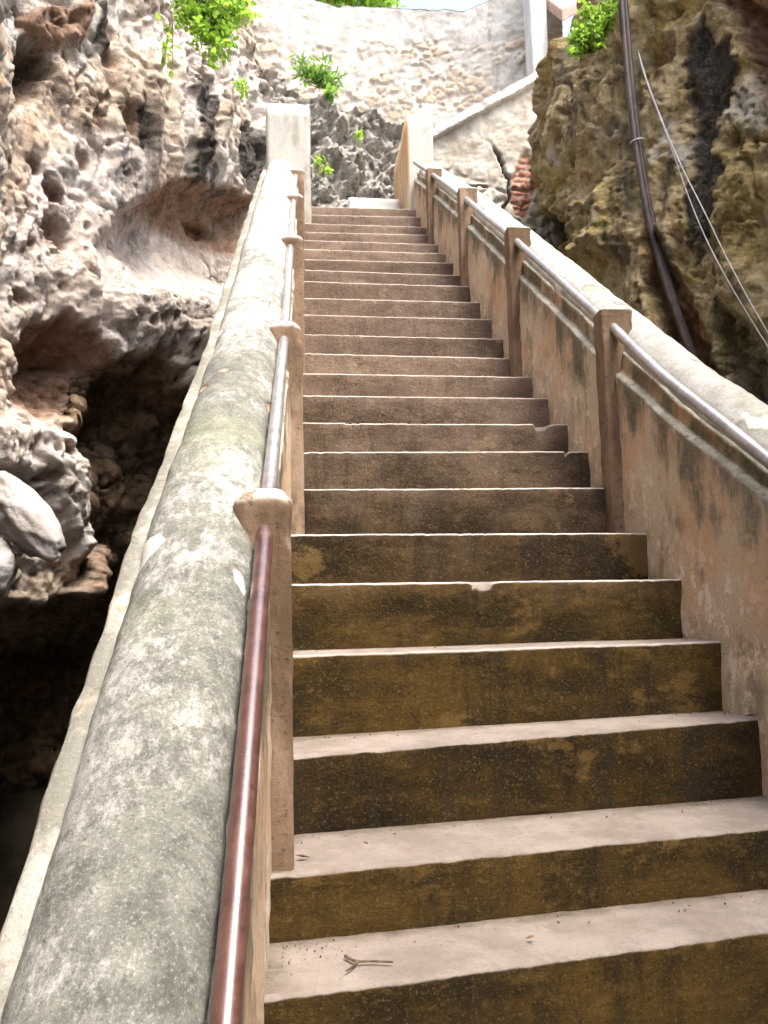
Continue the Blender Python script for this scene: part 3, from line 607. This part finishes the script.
e = s.poly([(655, 225), (672, 250), (690, 300), (712, 350), (730, 400), (690, 400), (668, 330), (655, 280)], .04, 5); D -= .28*ss(.04, -.08, e); s.a('brown', ss(.03, -.02, e)*.9)
e = s.poly([(556, 205), (575, 216), (584, 240), (570, 262), (540, 250), (530, 225)], .04, 5); D -= .3*ss(.04, -.10, e); s.a('dark', ss(.02, -.04, e)*.7)  # hollow also painted dark, its shade put into the rock colour
e = s.poly([(722, 300), (768, 330), (800, 420), (740, 400), (716, 340)], .05, 5); D -= .2*ss(.05, -.1, e); s.a('dark', ss(.02, -.04, e)*.7)
e = s.ell(668, 260, 16, 48, 0, .25, 5); D += .09*ss(1.1, .3, e)
e = s.ell(615, 230, 34, 50, .2, .25, 4); D += .16*ss(1.15, .2, e)
e = s.ell(585, 120, 36, 55, .2, .25, 4); D += .14*ss(1.15, .2, e)
# top slopes back, lower towards the left where the bushes grow
zt = s.loc(566, 52)[1]; sl = s.loc(566, 52)[0]; zt_ = zt + 1.1*ss(sl + .05, sl + .55, s.S) + .10*fbm(s.B, 3, 3)
D -= 1.6*ss(zt_ - .02, zt_ + .55, s.Z)
s.D = D
for q in ('brown', 'dark'): s.a(q, np.zeros(len(s.S)))
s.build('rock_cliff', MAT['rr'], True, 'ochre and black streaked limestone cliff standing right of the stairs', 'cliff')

# ------------------------------------------------------------------ boulders beside the cave
def boulder(label, c, r, rot, seed, mat='boulder', amp=.16):
    bm = bmesh.new(); bmesh.ops.create_icosphere(bm, subdivisions=5, radius=1)
    P_ = np.array([v.co for v in bm.verts]); d = 1 + amp*fbm(P_, 1.2, 3, .5, seed) + .035*fbm(P_, 3, 6, .68, seed + 3) - .03*ss(.4, .1, worley(P_, 3.2, seed)[0])
    R3 = np.array(Matrix.Rotation(rot[0], 3, 'X') @ Matrix.Rotation(rot[1], 3, 'Y') @ Matrix.Rotation(rot[2], 3, 'Z'))
    Q = (P_*d[:, None]*np.array(r)) @ R3.T
    for v, q in zip(bm.verts, Q): v.co = q
    me = bpy.data.meshes.new('boulder'); bm.to_mesh(me); bm.free(); me.materials.append(MAT[mat]); me.polygons.foreach_set('use_smooth', [True]*len(me.polygons))
    o = bpy.data.objects.new('boulder', me); o.location = c; link(o); tag(o, label, 'boulder', 'rounded boulders at the cave mouth'); return o
boulder('long smooth whitish boulder slanting down beside the spongy rock rib at the cave', at(22, 514, 5.12), (.15, .2, .36), (0, math.radians(-38), 0), 3)
boulder('whitish rounded boulder at the photo edge, below the long slanting one', at(-8, 574, 5.05), (.13, .18, .22), (0, .3, 0), 6)

# ------------------------------------------------------------------ masonry behind the landing
def panel_wall(name, xs, zs_, base, nrm_y, mat, label, cat, thick, fn):
    X, Z = np.meshgrid(xs, zs_, indexing='ij'); sh_ = X.shape
    V, att, depth = fn(X.ravel(), Z.ravel())
    n, m = sh_; Fv = V.copy(); Bk = V.copy(); Bk[:, 1] = base + thick
    fs = grid_faces(n, m); off = len(V); fs += grid_faces(n, m, off=off, flip=True)
    ring = [i*m for i in range(n)] + [(n-1)*m + j for j in range(1, m)] + [i*m + m-1 for i in range(n-2, -1, -1)] + [j for j in range(m-2, 0, -1)]
    for i in range(len(ring)):
        a, b = ring[i], ring[(i+1) % len(ring)]; fs.append((b, a, a + off, b + off))
    o = mesh(name, np.vstack([Fv, Bk]), fs, mat, attrs={k: np.concatenate([v, v*0]) for k, v in att.items()}); return tag(o, label, cat)
def rubble(x, t):
    top = 8.30 + .10*np.cos((x - 1.2)*1.4) + .28*ss(.6, -.5, x) + .35*ss(2.0, 2.9, x) + .03*fbm(np.stack([x, x*0, x*0], 1), 5, 4)
    z = 5.6 + (top - 5.6)*t
    y = 8.75 + .10*np.sin((x + .4)*1.1) - .10*(x - 1)**2*.4
    P_ = np.stack([x, y, z], 1); w1, w2, cid = worley(P_*np.array([1, .5, 1.35]) + .05*fbm(P_, 4, 3)[:, None], 8.2, 2)
    pl = ss(-.05, .12, z - top + .62 + .22*fbm(P_, 1.3, 4, .6, 3)); pl = np.maximum(pl, ss(.05, .30, fbm(P_, 1.1, 5, .6, 19))*.85)
    stn = ss(.05, .14, w2 - w1)*ss(.15, .35, cid + .3*fbm(P_, 3, 3)); d = stn*(.012 + .022*cid)*(1 - pl) + pl*.016 + .009*fbm(P_, 6, 5, .65) + .03*fbm(P_, .9, 3)
    V = P_.copy(); V[:, 1] -= d
    return V, dict(stone=stn, tone=cid, plaster=pl), d
panel_wall('retaining_wall', np.arange(-.95, 3.3, .018), np.linspace(0, 1, 150), 8.9, -1, MAT['rubble'], 'tall curved rubble retaining wall with grey plaster top, across the head of the stairs', 'wall', .35, rubble)
# wall of the next flight, climbing to the right with a white sloping coping
P0, P1 = at(412, 141, 7.35), at(566, 57, 7.35)
def flight(x, t):
    top = P0[2] + (x - P0[0])/(P1[0] - P0[0])*(P1[2] - P0[2]) - .01; z = 4.3 + (top - 4.3)*t; y = np.full_like(x, 7.35)
    P_ = np.stack([x, y, z], 1); cop = ss(.125, .105, top - z)
    c1 = np.abs(x - (at(492, 190, 7.35)[0] + .10*np.sin(z*5) + .06*fbm(P_, 5, 3)) - (5.6 - z)*.25); crack = ss(.035, .01, c1)*ss(5.75, 5.5, z)
    c2 = np.abs(z - (5.18 + .04*fbm(P_, 6, 3) - .06*(x - 1.6))); crack = np.maximum(crack, ss(.022, .006, c2)*ss(2.02, 1.9, x))
    bz = at(524, 185, 7.35); e = np.sqrt(((x - bz[0] - (bz[2] - z)*-.1)/.13)**2 + ((z - bz[2])/.42)**2) + .35*fbm(P_, 3, 3); bm_ = ss(1.05, .8, e)
    row = np.floor(z/.075); fx = (x/.2 + .5*(row % 2)) % 1; fz = (z/.075) % 1
    joint = np.minimum(np.minimum(fx, 1 - fx)*.2, np.minimum(fz, 1 - fz)*.075); brick = bm_*ss(.004, .012, joint)
    w1, w2, cid = worley(P_, 6, 4); rough = ss(5.5, 5.1, z + .12*fbm(P_, 2, 3))*(1 - cop)
    d = cop*.07 - bm_*.06 + brick*.03*(.4 + .6*cid) - crack*.06 + .015*fbm(P_, 6, 4, .6) + rough*.035*ss(0, .25, w2 - w1)
    V = P_.copy(); V[:, 1] -= d
    return V, dict(coping=cop, brick=brick, crack=crack), d
panel_wall('stair_wall', np.arange(1.16, 3.2, .014), np.linspace(0, 1, 150), 7.5, -1, MAT['plaster'], 'cracked plaster wall with white sloping coping and exposed bricks, rising right above the landing', 'wall', .22, flight)
# pillar, canopy edge and pale block
p = at(538, 60, 8.2)
o = block('pillar', p[0] - .10, p[0] + .10, 8.1, 8.35, 5.0, 9.2, MAT['white'], None); tag(o, 'white square concrete pillar at the right end of the rubble wall', 'pillar')
q0, q1, q2 = at(541, 4, 7.9), at(562, 21, 7.6), at(640, -22, 7.6)
def slab(name, a, b, c, up, mat, label, cat):
    a, b, c = (np.array(q) for q in (a, b, c)); d = a + (c - b); t = np.array([0, 0, up])
    V = [a, b, c, d, a + t, b + t, c + t, d + t]; fs = [(0, 1, 2, 3), (7, 6, 5, 4), (0, 4, 5, 1), (1, 5, 6, 2), (2, 6, 7, 3), (3, 7, 4, 0)]
    o = mesh(name, V, fs, mat, smooth=False); b_ = o.modifiers.new('bevel', 'BEVEL'); b_.width = .015; b_.segments = 2; return tag(o, label, cat)
slab('canopy', at(541, 6, 8.5), at(562, 22, 7.6), at(660, -32, 7.6), .16, MAT['beam'], 'pinkish brown canopy slab jutting out over the white pillar', 'canopy')
b = at(374, 198, 7.25)
o = block('stone_block', b[0] - .26, b[0] + .26, 7.25, 7.55, 4.5, b[2], MAT['white'], None); tag(o, 'white concrete block lying on the landing before the grey rock', 'block')

# ------------------------------------------------------------------ pipes and wires on the right rock
def on_rock(u, v, lift=.05):
    i = np.argmin(((s_px - [u, v])**2).sum(1)); return s_V[i] + R_.N[i]*lift
s_V = R_.V; s_px = pix(s_V)[:, :2]
def run(pts, lift, rad=10):
    out = []
    for u, v in pts:
        near = ((s_px - [u, v])**2).sum(1) < rad*rad
        if not near.any(): near = ((s_px - [u, v])**2).sum(1) <= ((s_px - [u, v])**2).sum(1).min() + 1
        r = ray(u, v); dist = ((s_V[near] - CAM) @ r).min()/(r @ r); out.append(CAM + r*(dist - lift))
    return np.array(out)
pp = [(621, -30), (622, 10), (625, 50), (629, 100), (634, 150), (640, 195), (646, 235), (655, 275), (668, 310), (682, 340), (700, 375)]
pa = run(pp, .06)
for it in range(12): pa[1:-1] = (pa[:-2] + 2*pa[1:-1] + pa[2:])/4
pr = empty('pipe', 'pair of dark brown pipes bound together running down the ochre rock', 'pipe', tuple(pa[-1]))
for dx in (-.021, .021):
    c = smooth_path(pa + np.array([dx, dx*.6, 0]), 90); V, fs = tube_verts(c, .0225, 12); mesh('pipe_run', V, fs, MAT['pipe'], pr)
c = pa[4]; V, fs = tube_verts([c + np.array([.052*math.cos(t), .045*math.sin(t), .010*math.cos(t)]) for t in np.linspace(0, 2*math.pi, 20)], .0045, 6); mesh('wire_tie', V, fs, MAT['wire'], pr)
wl = (('pale wire on the right rock, the straighter one ending further left', [(638, 52), (640, 68), (648, 90), (660, 115), (672, 145), (679, 172), (690, 205), (706, 245), (722, 275), (745, 310), (775, 358)]),
      ('pale wire on the right rock that bows out rightward near its lower end', [(638, 50), (641, 75), (652, 95), (664, 122), (674, 150), (680, 174), (700, 198), (713, 222), (719, 250), (740, 290), (775, 345)]))
for lab, pts in wl:
    c = run(pts, .05)
    for it in range(3): c[1:-1] = (c[:-2] + 2*c[1:-1] + c[2:])/4
    V, fs = tube_verts(smooth_path(c, 120) + .004*RNG.normal(size=(120, 3))*0, .0038, 6); tag(mesh('wire', V, fs, MAT['wire']), lab, 'wire')

# ------------------------------------------------------------------ plants
def leaves_mesh(name, C, size, mat, parent, droop=.2, seed=1, aspect=.5):
    rg_ = np.random.default_rng(seed); n = len(C); V = []; fs = []; tint = []
    for i in range(n):
        d = rg_.normal(size=3); d[2] -= droop; d /= np.linalg.norm(d); a = np.cross(d, rg_.normal(size=3)); a /= np.linalg.norm(a); u = np.cross(a, d)
        L = size*rg_.uniform(.6, 1.3); w = L*aspect; c = C[i]; b0 = len(V); tt = rg_.random()**1.3; size_ = size
        V += [c, c + d*L*.35 + a*w*.5 + u*L*.06, c + d*L*.75 + a*w*.38 + u*L*.03, c + d*L - u*L*.12, c + d*L*.75 - a*w*.38 + u*L*.03, c + d*L*.35 - a*w*.5 + u*L*.06, c + d*L*.5 - u*L*.05]
        fs += [(b0, b0+1, b0+6), (b0+1, b0+2, b0+6), (b0+2, b0+3, b0+6), (b0+3, b0+4, b0+6), (b0+4, b0+5, b0+6), (b0+5, b0, b0+6)]; tint += [tt]*7
    return mesh(name, V, fs, mat, parent, attrs={'tint': tint})
def shrub(name, label, cat, root, blobs, n, size, mat, seed=1, group=None, droop=.2, stems=True, aspect=.5, r=.008):
    rg_ = np.random.default_rng(seed); root = np.array(root); o = empty(name, label, cat, tuple(root), group); C = []; SV = []; SF = []
    tot = sum(b[3] for b in blobs)
    for (cx, cy, cz, rad) in blobs:
        c = np.array([cx, cy, cz])
        k = max(2, int(n*rad/tot)); twigs = max(2, k//16)
        for t in range(twigs):
            q = c + rg_.normal(size=3)*rad*.55
            mid = (root + q)/2 + rg_.normal(size=3)*rad*.25 + np.array([0, 0, rad*.2]); path = smooth_path([root, mid, q], 9)
            V, f = tube_verts(path, np.linspace(r, r*.25, 9), 5); off = sum(len(v) for v in SV); SV.append(V); SF += [tuple(np.array(x) + off) for x in f]
            m_ = k//twigs
            C.append(path[rg_.integers(4, 9, m_)] + rg_.normal(size=(m_, 3))*rad*.22)
    if stems: mesh('stems', np.vstack(SV), SF, MAT['bark'], o)
    leaves_mesh('leaves', np.vstack(C), size, mat, o, droop, seed, aspect); return o
def blobs_at(lst, y): 
    out = []
    for (u, v, r) in lst:
        c = at(u, v, y); out.append((c[0], c[1], c[2], r*c[1]/F))
    return out
shrub('shrub', 'bright green leafy shrub overhanging the top of the left cliff', 'shrub', at(205, 0, 6.4), blobs_at([(185, 8, 14), (205, 18, 16), (222, 6, 22), (240, 12, 14), (200, 38, 14), (222, 46, 10), (212, 62, 9), (246, 14, 14), (180, -10, 20), (232, 34, 10), (178, 24, 9)], 5.9), 1700, .06, MAT['leaf'], 3, droop=.5, aspect=.62)
shrub('trailing_vine', 'thin trailing vine hanging below the bright shrub on the left cliff', 'vine', at(172, 12, 6.0), blobs_at([(168, 40, 4), (166, 62, 4), (172, 80, 3)], 5.75), 34, .07, MAT['leaf'], 9, droop=1.2, r=.006)
shrub('grass_tuft', 'dark green grassy tuft growing at the foot of the rubble wall', 'grass tuft', at(322, 88, 8.3), blobs_at([(308, 72, 9), (322, 76, 12), (334, 80, 10), (296, 66, 8)], 8.15), 520, .085, MAT['leaf2'], 4, droop=-.5, aspect=.22)
shrub('small_plant', 'small plant with bluish leaves just below the grassy tuft', 'plant', at(330, 97, 8.2), blobs_at([(331, 93, 5)], 8.05), 26, .09, MAT['leaf2'], 5, aspect=.7)
shrub('small_plant', 'small yellow-green plant on the rock ledge left of the white newel top', 'plant', at(243, 86, 7.3), blobs_at([(241, 82, 5)], 7.0), 40, .07, MAT['leaf'], 6)
shrub('small_plant', 'small bright plant on the grey rock just right of the left newel', 'plant', at(322, 160, 7.9), blobs_at([(320, 158, 7), (330, 166, 6)], 7.75), 46, .07, MAT['leaf'], 7, droop=.6)
shrub('small_plant', 'small faint green plant high on the grey rock behind the landing', 'plant', at(360, 132, 8.0), blobs_at([(361, 134, 5), (358, 140, 4)], 7.85), 30, .06, MAT['leaf'], 8)
shrub('small_plant', 'small lime plant in the corner beside the exposed bricks', 'plant', at(541, 136, 7.0), blobs_at([(541, 132, 6)], 6.9), 50, .07, MAT['leaf'], 10)
shrub('shrub', 'lime green bush on top of the right rock beside the pipes', 'shrub', at(594, 52, 5.3), blobs_at([(576, 36, 9), (590, 28, 14), (604, 18, 14), (600, 40, 9), (612, 4, 12), (590, 8, 9), (570, 50, 6)], 5.1), 1300, .042, MAT['leaf'], 12, aspect=.6)
def tree(label, base, crown, n, size, mat, seed, hgt):
    o = empty('tree', label, 'tree', tuple(base)); rg_ = np.random.default_rng(seed); base = np.array(base); SV = []; SF = []
    top = np.array(crown[0][:3]); tr = smooth_path([base, base*.6 + top*.4 + [.1, .1, 0], top], 16); V, f = tube_verts(tr, np.linspace(.13, .04, 16), 10); SV.append(V); SF += f
    C = []
    for (cx, cy, cz, r) in crown:
        c = np.array([cx, cy, cz]); st_ = tr[rg_.integers(9, 15)]; p_ = smooth_path([st_, (st_ + c)/2 + rg_.normal(size=3)*.1, c], 10); V, f = tube_verts(p_, np.linspace(.045, .01, 10), 7)
        off = sum(len(v) for v in SV); SV.append(V); SF += [tuple(np.array(x) + off) for x in f]
        d = rg_.normal(size=(int(n/len(crown)), 3)); d /= np.linalg.norm(d, axis=1)[:, None]; d *= rg_.random((len(d), 1))**.4*r; d[:, 2] *= .75
        C.append(c + d + rg_.normal(size=d.shape)*.05)
    mesh('trunk', np.vstack(SV), SF, MAT['bark'], o); leaves_mesh('crown', np.vstack(C), size, mat, o, .2, seed, .5); return o
t0 = at(325, -6, 10.2)
tree('bright green tree showing over the left part of the rubble wall top', (t0[0], 10.6, 5.6), [(t0[0], 10.4, t0[2] + .55, .5), (t0[0] - .5, 10.2, t0[2] + .3, .42), (t0[0] + .45, 10.3, t0[2] + .22, .40), (t0[0] + .05, 10.1, t0[2] + .05, .4), (t0[0] + .75, 10.2, t0[2] + .05, .33), (t0[0] - .9, 10.4, t0[2] + .5, .45)], 3200, .10, MAT['leaf'], 21, 3)

# ------------------------------------------------------------------ litter on the treads
def tread_z(x, y):
    for k in range(TOP, -3, -1):
        u_ = (x - xLw(k))/(xRw(k) - xLw(k)); 
        if y >= YL[k] + (YR[k] - YL[k])*u_: return ZL[k] + (ZR[k] - ZL[k])*u_
    return -.6
def floor_at(u, v, k):
    r = ray(u, v); z = ZL[k]
    for it in range(6):
        p_ = CAM + r*((z + .008 - CAM[2])/r[2]); w = (p_[0] - xLw(k))/(xRw(k) - xLw(k)); z = ZL[k] + (ZR[k] - ZL[k])*w
    return p_
pts = [floor_at(u, v, 1) for u, v in ((345, 956), (356, 961), (372, 961), (393, 962))]
tr = empty('twig', 'small forked dry twig lying on the lowest visible tread', 'twig', tuple(pts[1]))
V, fs = tube_verts(smooth_path(pts, 16), np.linspace(.0032, .002, 16), 6); mesh('stem', V, fs, MAT['twig'], tr)
pts = [floor_at(u, v, 1) for u, v in ((358, 961), (352, 967), (346, 971))]; V, fs = tube_verts(smooth_path(pts, 8), np.linspace(.0028, .0015, 8), 6); mesh('fork', V, fs, MAT['twig'], tr)
def dry_leaf(label, c, size, seed, n=1):
    rg_ = np.random.default_rng(seed); c = np.array(c); V = []; fs = []
    for q in range(n):
        a = rg_.uniform(0, 6.28); d = np.array([math.cos(a), math.sin(a), .15]); e = np.array([-math.sin(a), math.cos(a), .1]); b0 = len(V); o_ = c + rg_.normal(size=3)*size*.7*(n > 1)*np.array([1, .6, .0]) + np.array([0, 0, .003])
        V += [o_ - d*size, o_ + e*size*.4 + [0, 0, size*.3], o_ + d*size + [0, 0, size*.25], o_ - e*size*.4 + [0, 0, size*.25], o_ + [0, 0, size*.02]]; fs += [(b0, b0+3, b0+4), (b0+3, b0+2, b0+4), (b0+2, b0+1, b0+4), (b0+1, b0, b0+4)]
    o = mesh('dry_leaf', V, fs, MAT['dry'], None); m_ = o.modifiers.new('thickness', 'SOLIDIFY'); m_.thickness = .0015
    return tag(o, label, 'leaf')
dry_leaf('tiny reddish dry leaf lying right of the twig on the lowest tread', floor_at(530, 939, 1), .010, 4)
dry_leaf('dark curled leaf scrap by the post foot on the second tread', floor_at(303, 858, 2), .016, 6)
dry_leaf('dark crumpled dry leaf on a top step beside the right balustrade', np.array([1.04, Yk(22) + .10, H*22 + .01]), .045, 9)
dry_leaf('dark leaf scrap on the tread corner below the right balustrade', floor_at(752, 716, 3), .018, 13)

V = []; fs = []; rg_ = np.random.default_rng(5)
for q in range(520):
    k = int(rg_.choice([1, 1, 1, 2, 2, 2, 3, 3, 4])); t = rg_.random()**3*.5 if rg_.random() < .6 else 1 - rg_.random()**3*.5; x = xLw(k) + .03 + (xRw(k) - xLw(k) - .05)*t
    y_ = YL[k] + (YR[k] - YL[k])*t; y1_ = YL[k+1] + (YR[k+1] - YL[k+1])*t; y = y1_ - .008 - abs(rg_.normal())*.05
    if y < y_ + .02: continue
    z = ZL[k] + (ZR[k] - ZL[k])*t + .005; r_ = .0008 + .0022*rg_.random()**4; b0 = len(V); d = rg_.normal(size=(6, 3))*.3
    V += [np.array([x, y, z]) + r_*(np.array(e) + d[i]) for i, e in enumerate(((1, 0, 0), (-1, 0, 0), (0, 1, 0), (0, -1, 0), (0, 0, 1), (0, 0, -1)))]
    fs += [(b0+a, b0+c, b0+4) for a, c in ((0, 2), (2, 1), (1, 3), (3, 0))] + [(b0+c, b0+a, b0+5) for a, c in ((0, 2), (2, 1), (1, 3), (3, 0))]
tag(mesh('grit', V, fs, MAT['twig'], smooth=False), 'fine dark grit gathered at the back of the lower treads', 'grit', kind='stuff')

# ------------------------------------------------------------------ ground, sky, light, camera
gx = np.concatenate([[-400, -80, -20, -9], np.linspace(-6, 6, 100), [9, 20, 80, 400]]); X, Y = np.meshgrid(gx, gx + 2, indexing='ij'); P_ = np.stack([X.ravel(), Y.ravel(), 0*X.ravel()], 1)
P_[:, 2] = -.95 + .03*fbm(P_, 1.3, 3)*(np.abs(P_[:, 0]) < 7) - 2.7*ss(-.30, -.55, P_[:, 0])*ss(-6, -4.6, P_[:, 0])*ss(.6, 1.5, P_[:, 1])*ss(8., 7.6, P_[:, 1])     # the ground drops into the cave beside the stairs, sunk to keep it dark
g = mesh('ground', P_, grid_faces(len(gx), len(gx), flip=True), MAT['ground']); tag(g, kind='structure')
hx = np.linspace(-16, 18, 70); hy = np.linspace(8.9, 30, 44); X, Y = np.meshgrid(hx, hy, indexing='ij'); P_ = np.stack([X.ravel(), Y.ravel(), 0*X.ravel()], 1)
P_[:, 2] = 5.4 + .35*fbm(P_, .2, 4) - 6.6*ss(24, 30, P_[:, 1]) - 6.6*ss(10, 16, np.abs(P_[:, 0] - 1)); h_ = mesh('terrain', P_, grid_faces(70, 44, flip=True), MAT['ground']); tag(h_, kind='structure')

SUN_EL, SUN_AZ = math.radians(64), math.radians(142)     # azimuth measured from +y towards +x
w = bpy.data.worlds.new('World'); sc.world = w; w.use_nodes = True
sky = w.node_tree.nodes.new('ShaderNodeTexSky'); sky.sky_type = 'NISHITA'; sky.sun_disc = False
sky.sun_elevation = SUN_EL; sky.sun_rotation = SUN_AZ; sky.dust_density = 5.; sky.ozone_density = .6
bg = w.node_tree.nodes['Background']; bg.inputs[1].default_value = .15
w.node_tree.links.new(sky.outputs[0], bg.inputs[0])
sl_ = bpy.data.lights.new('sun', 'SUN'); sl_.energy = 1.5; sl_.angle = math.radians(30); sl_.color = (1, .975, .93)
so = bpy.data.objects.new('sun', sl_); link(so)
dv = Vector((math.cos(SUN_EL)*math.sin(SUN_AZ), math.cos(SUN_EL)*math.cos(SUN_AZ), math.sin(SUN_EL))); so.rotation_euler = dv.to_track_quat('Z', 'Y').to_euler()
cd = bpy.data.cameras.new('camera'); co = bpy.data.objects.new('camera', cd); link(co); sc.camera = co
fw = ray(384, 512); rt = ray(385, 512) - fw; up = ray(384, 511) - fw
R3 = [v/np.linalg.norm(v) for v in (rt, up, -fw)]
co.matrix_world = Matrix(((R3[0][0], R3[1][0], R3[2][0], CAM[0]), (R3[0][1], R3[1][1], R3[2][1], CAM[1]), (R3[0][2], R3[1][2], R3[2][2], CAM[2]), (0, 0, 0, 1)))
cd.sensor_fit = 'VERTICAL'; cd.sensor_height = 36; cd.lens = F/1024*36; cd.clip_start = .02; cd.clip_end = 2000
vs = sc.view_settings; vs.view_transform = 'Standard'; vs.look = 'None'; vs.gamma = 1; vs.exposure = 2.22; vs.use_curve_mapping = False
sc.cycles.max_bounces = 7; sc.cycles.diffuse_bounces = 5; sc.cycles.use_adaptive_sampling = True; sc.cycles.adaptive_threshold = .03
